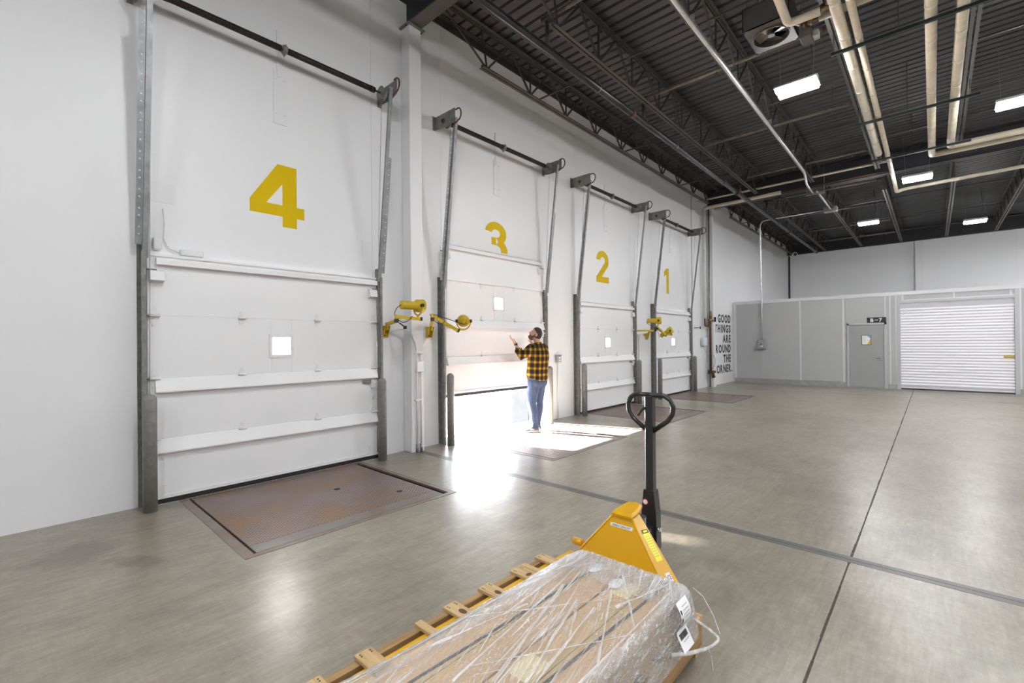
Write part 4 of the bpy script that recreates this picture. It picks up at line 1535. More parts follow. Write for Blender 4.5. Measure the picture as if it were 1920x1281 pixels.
MB().tube([(15.5, 5.58, 1.41), (15.52, 5.58, 1.28), (15.68, 5.56, 1.18), (15.74, 5.55, 1.0), (15.7, 5.55, 0.85)], 0.008, 6).build('cable', 'ink_grey', t)
MB().cyl((14.72, 5.645, 0), (14.72, 5.645, 6.2), 0.014, 8).top('wall_conduit', 'hw_white', 'thin white conduit up the wall right of door one', 'conduit')
t = thing('wall_hook', 'small black hook on the wall right of door one', 'hook', (15.0, 5.6, 1.95))
MB().tube([(14.86, 5.655, 1.98), (14.86, 5.56, 1.98), (15.06, 5.53, 1.99)], 0.012, 6).build('arm', 'ink', t)
MB().cyl((15.06, 5.53, 1.94), (15.06, 5.53, 2.03), 0.016, 8).build('tip', 'ink', t)

# unit heater with fan
t = thing('unit_heater', 'grey ceiling unit heater with a round propeller fan', 'heater', (7.13, 1.62, 5.7))
hx0, hx1, hy0, hy1, hz0, hz1 = 6.80, 7.46, 1.33, 1.89, 5.76, 6.08
q = MB()
fx, fy, fr_ = 7.13, 1.61, 0.225
ring_o = [(hx0, hy0), (hx1, hy0), (hx1, hy1), (hx0, hy1)]
na = 32
circ = [(fx + fr_ * math.cos(2 * PI * i / na), fy + fr_ * math.sin(2 * PI * i / na)) for i in range(na)]


def on_sq(i):
    a = 2 * PI * i / na
    dx, dy = math.cos(a), math.sin(a)
    tx = ((hx1 - fx) / dx if dx > 1e-6 else (hx0 - fx) / dx if dx < -1e-6 else 9)
    ty = ((hy1 - fy) / dy if dy > 1e-6 else (hy0 - fy) / dy if dy < -1e-6 else 9)
    s = min(tx, ty)
    return (fx + dx * s, fy + dy * s)


sq = [on_sq(i) for i in range(na)]
for i in range(na):
    j = (i + 1) % na
    q.prism([sq[i], sq[j], circ[j], circ[i]], 'z', hz0, hz0 + 0.012)
q.build('face_plate', 'heater', t)
q = MB()
q.box(hx0, hx0 + 0.01, hy0, hy1, hz0, hz1); q.box(hx1 - 0.01, hx1, hy0, hy1, hz0, hz1)
q.box(hx0, hx1, hy0, hy0 + 0.01, hz0, hz1); q.box(hx0, hx1, hy1 - 0.01, hy1, hz0, hz1)
q.box(hx0, hx1, hy0, hy1, hz1 - 0.01, hz1)
q.build('housing', 'heater', t)
q = MB()
oo = [(fx + (fr_ + 0.004) * math.cos(2 * PI * i / na), fy + (fr_ + 0.004) * math.sin(2 * PI * i / na)) for i in range(na + 1)]
ii = [(fx + (fr_ - 0.008) * math.cos(2 * PI * i / na), fy + (fr_ - 0.008) * math.sin(2 * PI * i / na)) for i in range(na + 1)]
q.strip(oo, ii, 'z', hz0 - 0.02, hz0 + 0.07)
q.build('fan_shroud', 'heater', t)
for b_ in range(4):
    q = MB()
    rows = []
    for ri in range(5):
        r_ = 0.04 + ri * 0.04
        for wi in range(3):
            aa = b_ * PI / 2 + (wi - 1) * (0.68 - 0.03 * ri)
            rows.append((fx + r_ * math.cos(aa), fy + r_ * math.sin(aa), hz0 + 0.03 + (wi - 1) * 0.022))
    fs_ = [(ri * 3 + wi, ri * 3 + wi + 1, ri * 3 + wi + 4, ri * 3 + wi + 3) for ri in range(4) for wi in range(2)]
    q.add(rows, fs_, True)
    q.add([(p[0], p[1], p[2] + 0.003) for p in rows], fs_, True)
    q.build('fan_blade', 'fan', t)
MB().cyl((fx, fy, hz0 + 0.0), (fx, fy, hz0 + 0.09), 0.045, 16).build('fan_hub', 'fan', t)
MB().cyl((fx, fy, hz0 + 0.09), (fx, fy, hz0 + 0.26), 0.09, 16).build('motor', 'steel_dark', t)
for xx in (hx0 + 0.05, hx1 - 0.05):
    for yy in (hy0 + 0.05, hy1 - 0.05):
        MB().cyl((xx, yy, hz1 - 0.01), (xx, yy, 6.66), 0.006, 6).build('hanger_rod', 'steel_dark', t)
t = thing('heater_pipe', 'cream insulated pipe with elbow feeding the unit heater', 'pipe', (6.86, 1.3, 5.6))
MB().tube(route([(5.6, 1.33, 5.70), (6.84, 1.35, 5.66), (6.86, 1.00, 5.66)], 0.08), 0.05, 14).build('insulation', 'cream', t)
MB().cyl((6.86, 1.02, 5.66), (6.88, 0.92, 5.69), 0.025, 10).build('bare_pipe', 'brass', t)
MB().cyl((6.9, 1.30, 5.68), (7.15, 1.28, 5.78), 0.030, 10).build('connection', 'rust', t)
t = thing('heater_return_pipe', 'cream insulated return pipe crossing above the cream pipe pair', 'pipe', (7.3, 0.8, 5.8))
MB().tube([(7.28, 1.08, 5.83), (7.31, 0.3, 5.85)], 0.048, 14).build('insulation', 'cream', t)
MB().cyl((7.27, 1.08, 5.83), (7.22, 1.25, 5.78), 0.022, 10).build('bare_pipe', 'brass', t)
MB().cyl((7.12, 1.16, 5.70), (7.13, 1.13, 5.86), 0.03, 10).build('valve_body', 'brass', t)
MB().cyl((7.02, 1.05, 5.76), (7.06, 1.00, 5.84), 0.028, 10).build('union', 'rust', t)
t = thing('zone_valve', 'grey boxed valve actuator beside the heater fan', 'valve', (7.14, 1.2, 5.5))
MB().cbox(7.06, 7.30, 1.13, 1.27, 5.53, 5.64, 0.01).build('actuator', 'heater', t)
MB().cbox(7.12, 7.25, 1.06, 1.13, 5.53, 5.61, 0.008).build('cover', 'grey_box', t)
MB().cyl((7.18, 1.2, 5.64), (7.18, 1.2, 5.79), 0.025, 10).build('valve_stem', 'brass', t)

# ceiling lights ---------------------------------------------------
ZL = 5.55
LIGHTS = [(8.42, 1.55, 'bright ceiling light nearest the unit heater'), (11.5, -1.12, 'bright ceiling light cut by the right picture edge'),
          (15.2, 0.25, 'bright ceiling light just below the dark girder'), (19.85, 1.59, 'far bright ceiling light left of the rear wall column'),
          (22.2, -1.10, 'far bright ceiling light on the right over the roll-up door'),
          (1.4, 1.9, None), (5.4, -5.6, None), (-1.6, -0.2, None), (-3.6, 1.55, None), (10.0, -6.0, None), (2.4, -5.0, None),  # unseen fixtures from here on, added to brighten the walls and far end
          (14.0, -4.0, None), (18.2, -4.6, None), (24.2, -4.2, None), (-3.6, -4.6, None), (5.4, -8.2, None), (11.2, -7.2, None), (17.0, -7.2, None), (22.5, -7.2, None), (-1.0, -9.0, None)]
_n = 0
for i_, l in enumerate(LIGHTS):
    if l[2] is None:
        LIGHTS[i_] = (l[0], l[1], 'added ceiling light outside the picture, %s of the unseen rows' % ['first', 'second', 'third', 'fourth', 'fifth', 'sixth', 'seventh', 'eighth', 'ninth', 'tenth', 'eleventh', 'twelfth', 'thirteenth', 'fourteenth', 'fifteenth'][_n])
        _n += 1
lens_m = shared(MB().prism([(-0.075, 0.0), (0.075, 0.0), (0.055, -0.045), (-0.055, -0.045)], 'y', -0.27, 0.27), 'lens', 'lens')
for i in range(len(LIGHTS)):
    lx, ly, lab = LIGHTS[i]
    t = thing('ceiling_light', lab or 'added ceiling light outside the picture', 'light', (lx, ly, ZL), 'linear high bay lights')
    hb = MB()
    hb.prism([(lx - 0.19, ZL + 0.0), (lx + 0.19, ZL + 0.0), (lx + 0.17, ZL + 0.035), (lx + 0.05, ZL + 0.05), (lx + 0.05, ZL + 0.09), (lx - 0.05, ZL + 0.09), (lx - 0.05, ZL + 0.05), (lx - 0.17, ZL + 0.035)], 'y', ly - 0.285, ly + 0.285)
    hb.build('housing', 'hw_white', t)
    for s in (-1, 1):
        inst(lens_m, 'lens', t, (lx + s * 0.103, ly, ZL - 0.001))
        MB().cyl((lx, ly + s * 0.22, ZL + 0.09), (lx, ly + s * 0.26, 6.66), 0.003, 5).build('hanger_cable', 'galv', t)
    MB().tube([(lx + 0.05, ly - 0.1, ZL + 0.08), (lx + 0.1, ly - 0.2, ZL + 0.4), (lx + 0.05, ly - 0.15, 6.66)], 0.005, 5).build('power_cord', 'ink', t)

t = thing('wall_speaker', 'small round speaker in the far upper corner', 'speaker', (27.6, 5.3, 5.9))
MB().cyl((27.62, 5.30, 6.02), (27.50, 5.22, 6.00), 0.12, 18).build('body', 'hw_white', t)
MB().cyl((27.50, 5.22, 6.00), (27.485, 5.21, 5.998), 0.08, 16).build('grille', 'ink', t)
MB().cyl((27.62, 5.30, 6.02), (27.9, 5.62, 6.05), 0.03, 8).build('bracket', 'galv', t)
MB().cyl((28.05, 5.60, 0), (28.05, 5.60, 6.0), 0.035, 10).top('corner_pipe', 'girder', 'thin black pipe standing in the far corner', 'pipe')


# ================================================================== DOCK LAMPS
def lamp_head(t, c, axis, L1=0.20, r1=0.056, r2=0.092):
    """c: yoke pivot (at the bell); axis: pointing direction"""
    a = Vector(axis).normalized()
    c = Vector(c)
    q = MB().tube([c - a * (L1 + 0.06), c - a * (L1 + 0.055), c - a * 0.06, c - a * 0.045, c - a * 0.02, c + a * 0.075, c + a * 0.075, c + a * 0.02],
                  [r1 * 0.8, r1, r1, r1 * 1.15, r2 * 0.93, r2, r2 * 0.9, r2 * 0.75], 24, cap=True)
    hd = q.build('lamp_head', 'lamp_yellow', t)
    MB().cyl(c + a * 0.02, c + a * 0.022, r2 * 0.74, 20).build('lens', 'ink', hd)
    side = a.cross(Vector((0, 0, 1)))
    if side.length < 0.1:
        side = Vector((1, 0, 0))
    side.normalize()
    for s in (-1, 1):
        MB().cyl(c + side * (s * (r2 - 0.005)), c + side * (s * (r2 + 0.03)), 0.024, 14).build('knob', 'ink', t)
    up = side.cross(a)
    if up.z > 0:
        up = -up
    y_ = [c + side * (math.cos(t_) * (r2 + 0.014)) + up * (math.sin(t_) * (r2 + 0.035)) for t_ in [i * PI / 12 for i in range(13)]]
    MB().tube(y_, 0.011, 8).build('yoke', 'lamp_yellow', t)
    return c - a * (L1 + 0.06), c + up * (r2 + 0.035)


def dock_lamp(label, mount, elbow, tip, head, axis):
    mx_, my_, mz = mount
    t = thing('dock_light', label, 'dock light', (mx_, 5.655, mz - 0.08), 'yellow swing-arm dock lights')
    q = MB()
    q.box(mx_ - 0.045, mx_ + 0.045, 5.645, 5.655, mz - 0.08, mz + 0.08)
    q.prism([(5.65, mz + 0.08), (5.65, mz - 0.08), (5.625, mz - 0.08), (5.565, mz + 0.08)], 'x', mx_ - 0.045, mx_ - 0.037)
    q.prism([(5.65, mz + 0.08), (5.65, mz - 0.08), (5.625, mz - 0.08), (5.565, mz + 0.08)], 'x', mx_ + 0.037, mx_ + 0.045)
    q.build('wall_bracket', 'lamp_yellow', t)
    for zb in (-0.055, 0.055):
        MB().cyl((mx_, 5.645, mz + zb), (mx_, 5.632, mz + zb), 0.012, 8).build('bolt', 'rust', t)
    p0 = Vector((mx_, 5.59, mz + 0.10))
    e0 = Vector(elbow); tp = Vector(tip)
    e_lo = Vector((e0.x, e0.y, e0.z - 0.03))
    MB().cyl((p0.x, p0.y, mz + 0.02), (p0.x, p0.y, mz + 0.12), 0.022, 10).build('pivot', 'lamp_yellow', t)
    MB().bar(p0, e_lo, 0.038, 0.038).build('arm', 'lamp_yellow', t)
    MB().cyl((e0.x, e0.y, e0.z - 0.06), (e0.x, e0.y, e0.z + 0.05), 0.024, 10).build('pivot', 'lamp_yellow', t)
    MB().bar(e0 + Vector((0, 0, 0.02)), tp, 0.042, 0.042).build('arm', 'lamp_yellow', t)
    d = (tp - e0).normalized()
    MB().bar(tp, tp + d * 0.03, 0.048, 0.048).build('end_cap', 'ink', t)
    MB().bar(e_lo - (e_lo - p0).normalized() * 0.02, e_lo + (e_lo - p0).normalized() * 0.03, 0.05, 0.05).build('end_cap', 'ink', t)
    back, foot = lamp_head(t, head, axis)
    MB().bar(tp - d * 0.03, foot, 0.03, 0.012, (0, 1, 0)).build('stem', 'lamp_yellow', t)
    mid = (back + e0) / 2
    MB().tube(smooth_pts([back, back + Vector((0, 0, -0.05)) - d * 0.06, e0 - d * 0.02 + Vector((0, 0, 0.04)), e0 + d * 0.07 + Vector((0, -0.02, -0.05)), e0 + d * 0.16 + Vector((0, -0.03, -0.015)), e0 + d * 0.20 + Vector((0, -0.02, 0.03)), e0 + d * 0.23 + Vector((0, -0.015, -0.0))]), 0.005, 6).build('power_cord', 'ink', t)
    return t


tA = dock_lamp('yellow dock light left of the white column, its can level', (3.545, 5.64, 1.725), (3.43, 5.18, 1.885), (3.745, 5.10, 1.885), (3.715, 5.10, 2.06), (1, -0.03, 0))
MB().bar((3.46, 5.16, 1.83), (3.53, 5.13, 1.77), 0.02, 0.014).build('handle', 'ink', tA)
MB().cyl((3.53, 5.13, 1.745), (3.53, 5.13, 1.79), 0.024, 10).build('plug', 'ink', tA)
dock_lamp('yellow dock light right of the white column, its back to the camera', (4.31, 5.64, 1.725), (4.03, 5.20, 1.92), (4.42, 5.12, 1.745), (4.53, 5.10, 1.88), (0.55, 0.80, 0.10))
dock_lamp('yellow dock light beside door two, its can pointing right', (10.78, 5.64, 1.73), (10.92, 5.12, 1.86), (10.80, 5.06, 1.88), (10.86, 5.02, 2.07), (0.50, -0.86, 0.0))
dock_lamp('yellow dock light beside door one, on a lowered arm', (11.50, 5.64, 1.69), (11.02, 5.12, 1.90), (11.42, 5.08, 1.715), (11.62, 5.06, 1.83), (0.45, -0.72, 0.50))

# conduits for the lamps
t = thing('wall_conduit', 'pair of white conduits with a box on the column front', 'conduit', (3.96, 5.44, 0))
MB().tube(route([(3.60, 5.635, 1.70), (3.66, 5.60, 1.76), (3.80, 5.45, 1.76), (3.925, 5.43, 1.55), (3.93, 5.435, 0.03)], 0.10), 0.014, 8).build('conduit', 'hw_white', t)
MB().tube(route([(4.30, 5.645, 1.63), (4.16, 5.60, 1.55), (4.0, 5.43, 1.40), (4.0, 5.435, 0.03)], 0.10), 0.014, 8).build('conduit', 'hw_white', t)
MB().cbox(3.91, 4.03, 5.39, 5.457, 1.15, 1.30, 0.006).build('junction_box', 'hw_white', t)
for z in (0.75, 1.42):
    MB().box(3.90, 4.03, 5.42, 5.457, z - 0.012, z + 0.012).build('clamp', 'hw_white', t)
for xx in (3.93, 4.0):
    MB().cyl((xx, 5.435, 0.0), (xx, 5.435, 0.12), 0.02, 8).build('floor_sleeve', 'galv', t)
t = thing('wall_conduit', 'thin white forked conduit behind the dock lights at door one', 'conduit', (11.07, 5.64, 0.9))
MB().cyl((11.07, 5.642, 0.05), (11.07, 5.642, 1.62), 0.014, 8).build('conduit', 'hw_white', t)
MB().tube([(11.07, 5.642, 1.60), (11.03, 5.642, 1.74), (10.9, 5.645, 1.76), (10.82, 5.645, 1.68)], 0.009, 6).build('conduit', 'hw_white', t)
MB().tube([(11.07, 5.642, 1.60), (11.12, 5.642, 1.74), (11.3, 5.645, 1.76), (11.45, 5.645, 1.68)], 0.009, 6).build('conduit', 'hw_white', t)
t = thing('wall_outlet', 'grey outlet box with white conduit between doors three and two', 'outlet', (7.55, 5.64, 0))
MB().cbox(7.475, 7.625, 5.60, 5.657, 1.15, 1.285, 0.008).build('box', 'grey_box', t)
for z in (1.185, 1.24):
    MB().box(7.53, 7.585, 5.592, 5.60, z - 0.016, z + 0.016).build('socket', 'hw_white', t)
MB().cbox(7.465, 7.635, 5.585, 5.657, 1.285, 1.30, 0.004).build('hood', 'grey_box', t)
MB().cyl((7.55, 5.64, 0), (7.55, 5.64, 1.15), 0.014, 8).build('conduit', 'hw_white', t)
t = thing('sensor_cable', 'white sensor box and cable above the left edge of door four', 'sensor', (1.15, 5.65, 2.45))
MB().cbox(1.18, 1.38, 5.60, 5.655, 2.47, 2.53, 0.006).build('sensor', 'hw_white', t)
MB().tube([(1.18, 5.63, 2.49), (1.09, 5.63, 2.53), (1.05, 5.645, 2.62), (1.06, 5.65, 2.78), (1.045, 5.65, 2.92)], 0.006, 6).build('cable', 'hw_white', t)
MB().cbox(0.96, 1.03, 5.61, 5.655, 2.50, 2.62, 0.01).build('flap', 'plate_white', t)
# faint steel repair plates on the wall
MB().box(0.93, 1.15, 5.6565, 5.66, 2.98, 3.18).top('repair_plate', 'plate_white', 'white painted square plate on the wall above door four, left edge', 'wall plate')
MB().box(3.22, 3.345, 5.6565, 5.66, 2.72, 2.95).top('repair_plate', 'plate_white', 'white painted square plate on the wall above door four, right edge', 'wall plate')

# ================================================================== PALLET
PX0, PX1, PY0, PY1 = 0.62, 2.36, 0.87, 1.90
PZ = 0.17
t = thing('wooden_pallet', 'rough wooden pallet under the film-wrapped cartons', 'pallet', ((PX0 + PX1) / 2, (PY0 + PY1) / 2, 0))
for yc in (PY1 - 0.022, (PY0 + PY1) / 2, PY0 + 0.022):
    q = MB().cbox(PX0, PX1 - 0.004, yc - 0.020, yc + 0.020, 0.020, PZ - 0.019, 0.003)
    q.build('stringer', 'wood_string', t)
for (x0, x1) in ((2.285, 2.36), (2.145, 2.185), (2.045, 2.14), (1.78, 1.87), (1.53, 1.615), (1.348, 1.392), (1.03, 1.115), (0.80, 0.875), (0.63, 0.70)):
    jit = random.uniform(-0.004, 0.004)
    q = MB().cbox(x0, x1, PY0 - 0.004 + jit, PY1 + 0.006 + jit, PZ - 0.018, PZ, 0.002)
    bo = q.build('deck_board', 'wood_board', t)
    if x1 - x0 > 0.06:
        for yy in (PY1 - 0.015, PY1 - 0.03):
            for xx in (x0 + 0.018, x1 - 0.018):
                MB().cyl((xx, yy + jit, PZ - 0.001), (xx, yy + jit, PZ + 0.0012), 0.004, 8).build('nail', 'ink', bo)
for (kx, ky, rx_, ry_) in ((2.088, 1.79, 0.022, 0.014), (1.825, 1.79, 0.015, 0.024), (1.575, 1.80, 0.016, 0.028)):
    q = MB()
    q.prism([(kx + rx_ * math.cos(a), ky + ry_ * math.sin(a)) for a in [i * 2 * PI / 14 for i in range(14)]], 'z', PZ - 0.001, PZ + 0.0008)
    q.build('knot', 'knot', t)
for (x0, x1) in ((2.26, 2.35), (1.42, 1.52), (0.63, 0.73)):
    MB().box(x0, x1, PY0, PY1, 0.0, 0.020).build('bottom_board', 'wood_board', t)

# ================================================================== PALLET JACK
JC = 1.42
t = thing('pallet_jack', 'yellow hand pallet jack with black loop handle under the load', 'pallet jack', (2.5, JC, 0))
for s in (-1, 1):
    y0 = JC + s * 0.312
    # forks (tapered tips toward the camera)
    q = MB()
    fw = 0.09
    top_, bot_ = 0.150, 0.085
    q.add([(0.78, y0 - fw * .6, 0.135), (0.78, y0 + fw * .6, 0.135), (0.98, y0 + fw, top_), (0.98, y0 - fw, top_), (2.55, y0 + fw, top_), (2.55, y0 - fw, top_),
           (0.78, y0 - fw * .6, 0.11), (0.78, y0 + fw * .6, 0.11), (0.98, y0 + fw, bot_), (0.98, y0 - fw, bot_), (2.55, y0 + fw, bot_), (2.55, y0 - fw, bot_)],
          [(0, 1, 2, 3), (3, 2, 4, 5), (6, 7, 1, 0), (1, 7, 8, 2), (0, 3, 9, 6), (2, 8, 10, 4), (3, 5, 11, 9), (4, 10, 11, 5), (9, 8, 7, 6), (11, 10, 8, 9)])
    q.build('fork', 'yellow', t)
    MB().cyl((1.0, y0 - 0.045, 0.041), (1.0, y0 + 0.045, 0.041), 0.040, 18).build('load_roller', 'rubber', t)
# housing: leaning front plate, sloped sides, cap
xb, xt = 2.45, 2.55
hb_, ht_ = 0.325, 0.062
zb_, zt_ = 0.145, 0.478
q = MB()
fl = [(xb, JC + hb_, zb_), (xb, JC - hb_, zb_), (xt, JC - ht_, zt_), (xt, JC + ht_, zt_)]
bk = [(2.63, JC + hb_ - 0.01, zb_), (2.63, JC - hb_ + 0.01, zb_), (2.655, JC - ht_ + 0.004, zt_ - 0.004), (2.655, JC + ht_ - 0.004, zt_ - 0.004)]
th_ = 0.008


def shell(a, b, c_, d):
    A_, B_, C_, D_ = [Vector(p) for p in (a, b, c_, d)]
    nrm = (B_ - A_).cross(D_ - A_).normalized()
    q.add([A_, B_, C_, D_] + [p - nrm * th_ for p in (A_, B_, C_, D_)], [(0, 1, 2, 3), (7, 6, 5, 4), (0, 4, 5, 1), (1, 5, 6, 2), (2, 6, 7, 3), (3, 7, 4, 0)])


shell(fl[0], fl[1], fl[2], fl[3])
shell(fl[1], bk[1], bk[2], fl[2])
shell(bk[0], fl[0], fl[3], bk[3])
body = q.build('frame', 'yellow', t)
# rounded edges along the two front corners
for s in (0, 1):
    MB().tube([fl[s], fl[3 - s]], 0.006, 8).build('edge', 'yellow', body)
# cap
q = MB()
lv_ = [(0.470, 1.0), (0.486, 1.04), (0.494, 0.97), (0.500, 0.82)]
cap_ring = [(xt - 0.012, JC + 0.066), (xt - 0.012, JC - 0.066), (xt + 0.05, JC - 0.068), (xt + 0.115, JC - 0.060), (xt + 0.165, JC - 0.045), (xt + 0.18, JC), (xt + 0.165, JC + 0.045), (xt + 0.115, JC + 0.060), (xt + 0.05, JC + 0.068)]
cx_, cy_ = xt + 0.075, JC
rings_ = []
for zc, sc_ in lv_:
    rings_.append([(cx_ + (p[0] - cx_) * sc_, cy_ + (p[1] - cy_) * sc_, zc + max(0, p[0] - xt) * 0.12) for p in cap_ring])
vs_ = [p for r_ in rings_ for p in r_]
nn = len(cap_ring)
fs_ = []
for r_ in range(len(rings_) - 1):
    for i in range(nn):
        j = (i + 1) % nn
        fs_.append((r_ * nn + i, r_ * nn + j, (r_ + 1) * nn + j, (r_ + 1) * nn + i))
fs_.append(tuple((len(rings_) - 1) * nn + i for i in range(nn)))
fs_.append(tuple(reversed(range(nn))))
q.add(vs_, fs_)
q.build('cap', 'yellow', t)
MB().cyl((2.60, JC + 0.33, 0.20), (2.60, JC + 0.40, 0.20), 0.024, 14).build('pivot_pin', 'yellow', t)
# bridge between forks
MB().box(2.40, 2.55, JC - 0.40, JC + 0.40, 0.10, 0.1495).build('bridge', 'yellow', t)
# pump and steering wheels
MB().cyl((2.75, JC, 0.10), (2.75, JC, 0.42), 0.05, 18).build('pump', 'jack_black', t)
for s in (-1, 1):
    MB().cyl((2.75, JC + s * 0.03, 0.09), (2.75, JC + s * 0.085, 0.09), 0.09, 24).build('steer_wheel', 'rubber', t)
# handle base
HX = 2.935
MB().prism([(JC - 0.055, 0.16), (JC + 0.055, 0.16), (JC + 0.052, 0.40), (JC + 0.036, 0.55), (JC - 0.036, 0.55), (JC - 0.052, 0.40)], 'x', HX - 0.035, HX + 0.035).build('handle_base', 'jack_black', t)
MB().box(HX - 0.16, HX - 0.02, JC - 0.035, JC + 0.035, 0.20, 0.32).build('handle_link', 'jack_black', t)
MB().cbox(HX - 0.030, HX + 0.030, JC - 0.028, JC + 0.028, 0.50, 1.185, 0.008).build('handle_shaft', 'jack_black', t)
MB().cyl((HX - 0.02, JC - 0.05, 0.30), (HX - 0.02, JC - 0.075, 0.30), 0.014, 10).build('adjuster', 'chrome', t)
lp = [(HX, JC, 1.19), (HX, JC - 0.10, 1.19), (HX, JC - 0.142, 1.165), (HX, JC - 0.162, 1.12), (HX, JC - 0.155, 1.07), (HX, JC - 0.125, 1.025), (HX, JC - 0.02, 0.945)]
lp2 = [(p[0], 2 * JC - p[1], p[2]) for p in lp]
MB().tube(route(lp, 0.012), 0.0165, 12).build('handle_loop', 'jack_black', t)
MB().tube(route(lp2, 0.012), 0.0165, 12).build('handle_loop', 'jack_black', t)
MB().tube([(HX - 0.01, JC + 0.02, 1.115), (HX - 0.015, JC + 0.055, 1.085), (HX - 0.02, JC + 0.078, 1.045)], [0.008, 0.010, 0.007], 8).build('release_lever', 'jack_black', t)
MB().cyl((HX - 0.036, JC + 0.022, 0.47), (HX - 0.0385, JC + 0.022, 0.47), 0.020, 18).build('warning_disc', 'ink_red', t)
MB().cyl((HX - 0.0385, JC + 0.022, 0.47), (HX - 0.0395, JC + 0.022, 0.47), 0.0155, 18).build('warning_disc_centre', 'paper', t)
# stickers on the front plate and side plate
fn = (Vector(fl[1]) - Vector(fl[0])).cross(Vector(fl[3]) - Vector(fl[0])).normalized()
if fn.x > 0: fn = -fn
fu = ((Vector(fl[2]) + Vector(fl[3])) / 2 - (Vector(fl[0]) + Vector(fl[1])) / 2).normalized()
fr2 = Vector((0, -1, 0))


def plate_on(o_, r_, u_, n_, w_, h_, name, material, lift=0.001):
    o_ = Vector(o_) + n_ * lift
    vs = [o_ + r_ * (sx * w_ / 2) + u_ * (sy * h_ / 2) for sx, sy in ((-1, -1), (1, -1), (1, 1), (-1, 1))]
    vs += [p - n_ * 0.0012 for p in vs]
    return MB().add(vs, [(0, 1, 2, 3), (7, 6, 5, 4), (0, 4, 5, 1), (1, 5, 6, 2), (2, 6, 7, 3), (3, 7, 4, 0)]).build(name, material, t)


sp_ = Vector(fl[3]) * 0.40 + Vector(fl[2]) * 0.60 - fu * 0.062 + fr2 * -0.012
plate_on(sp_, fr2, fu, fn, 0.150, 0.020, 'capacity_sticker', 'paper')
me = text_mesh('5500LB CAPACITY', 0.0155, 0.0002, 0.0002, 'CENTER', 1.0)
place_text(me, 'sticker_text', 'ink_blue', t, sp_ + fn * 0.0022 - fu * 0.006, fr2, fu)
sa, sb_, sc2, sd = [Vector(p) for p in (fl[1], bk[1], bk[2], fl[2])]
sn = (sb_ - sa).cross(sd - sa).normalized()
if sn.y > 0: sn = -sn
su = ((sc2 + sd) / 2 - (sa + sb_) / 2).normalized()
sr = su.cross(sn).normalized()
if sr.x < 0: sr = -sr
sc_mid = (sa + sb_) / 2 * 0.42 + (sc2 + sd) / 2 * 0.58
plate_on(sc_mid + sr * 0.012, sr, su, sn, 0.070, 0.185, 'warning_sticker', 'sticker_yellow')
plate_on(sc_mid + sr * 0.012 + su * 0.082, sr, su, sn, 0.070, 0.022, 'warning_header', 'ink', 0.0022)
plate_on(sc_mid + sr * 0.012 + su * 0.082, sr, su, sn, 0.045, 0.012, 'warning_title', 'sticker_yellow', 0.0034)
for i in range(9):
    plate_on(sc_mid + sr * 0.012 + su * (0.052 - i * 0.0145), sr, su, sn, 0.058, 0.0025, 'sticker_line', 'ink_grey', 0.0022)
ce = (sa + sb_) / 2 * 0.86 + (sc2 + sd) / 2 * 0.14 + sr * 0.02
plate_on(ce, sr, su, sn, 0.050, 0.050, 'ce_sticker', 'paper')
me = text_mesh('CE', 0.034, 0.0002, 0.0004, 'CENTER', 1.0)
place_text(me, 'sticker_text', 'ink_blue', t, ce + sn * 0.0024 - su * 0.012, sr, su)

# ================================================================== WRAPPED LOAD
BZ0, BZ1 = PZ, 0.342
for i, (y0, y1, x0, x1, lab) in enumerate([(1.205, 1.50, 0.66, 2.20, 'long brown carton on the left of the wrapped pallet load'), (0.905, 1.195, 0.66, 2.225, 'long brown carton on the right of the wrapped pallet load')]):
    t = thing('carton', lab, 'carton', ((x0 + x1) / 2, (y0 + y1) / 2, BZ0), 'long cartons on the pallet')
    MB().cbox(x0, x1, y0, y1, BZ0, BZ1, 0.006).build('box', 'carton', t)
    MB().box(x0, x1, (y0 + y1) / 2 - 0.002, (y0 + y1) / 2 + 0.002, BZ1 - 0.001, BZ1 + 0.0006).build('flap_seam', 'knot', t)
    MB().box(x0 + 0.05, x1 - 0.02, (y0 + y1) / 2 - 0.028, (y0 + y1) / 2 + 0.028, BZ1, BZ1 + 0.0005).build('tape', 'tape', t)
t = thing('strapping', 'black strap along the left carton under the film', 'strap', (1.4, 1.36, BZ1))
MB().bar((0.665, 1.395, BZ1 + 0.003), (2.2, 1.34, BZ1 + 0.003), 0.013, 0.002).build('band', 'strap', t)
t = thing('strapping', 'black strap along the right carton under the film', 'strap', (1.4, 1.02, BZ1))
MB().bar((0.665, 1.049, BZ1 + 0.003), (2.22, 0.985, BZ1 + 0.003), 0.013, 0.002).build('band', 'strap', t)
for i, (x_, y_, w_, h2) in enumerate(((1.30, 1.12, 0.14, 0.10), (2.02, 1.12, 0.14, 0.10))):
    MB().box(x_ - w_ / 2, x_ + w_ / 2, y_ - h2 / 2, y_ + h2 / 2, BZ1 + 0.0008, BZ1 + 0.0016).top('paper_sheet', 'tape_pale', ['pale yellow paper under the film nearest the camera', 'pale yellow paper under the film near the jack'][i], 'paper')
for i, (x_, y_) in enumerate(((2.10, 1.33), (2.03, 1.17))):
    MB().prism([(x_ + 0.055 * math.cos(a), y_ + 0.03 * math.sin(a)) for a in [j * 2 * PI / 18 for j in range(18)]], 'z', 0.352, 0.3535).top('round_label', 'paper', ['white oval label under the film beside the left strap', 'white oval label under the film near the jack, right one'][i], 'label')

# film shell
film_t = thing('stretch_film', 'clear crinkled stretch film wrapped around the cartons', 'stretch film', (1.4, 1.3, PZ))


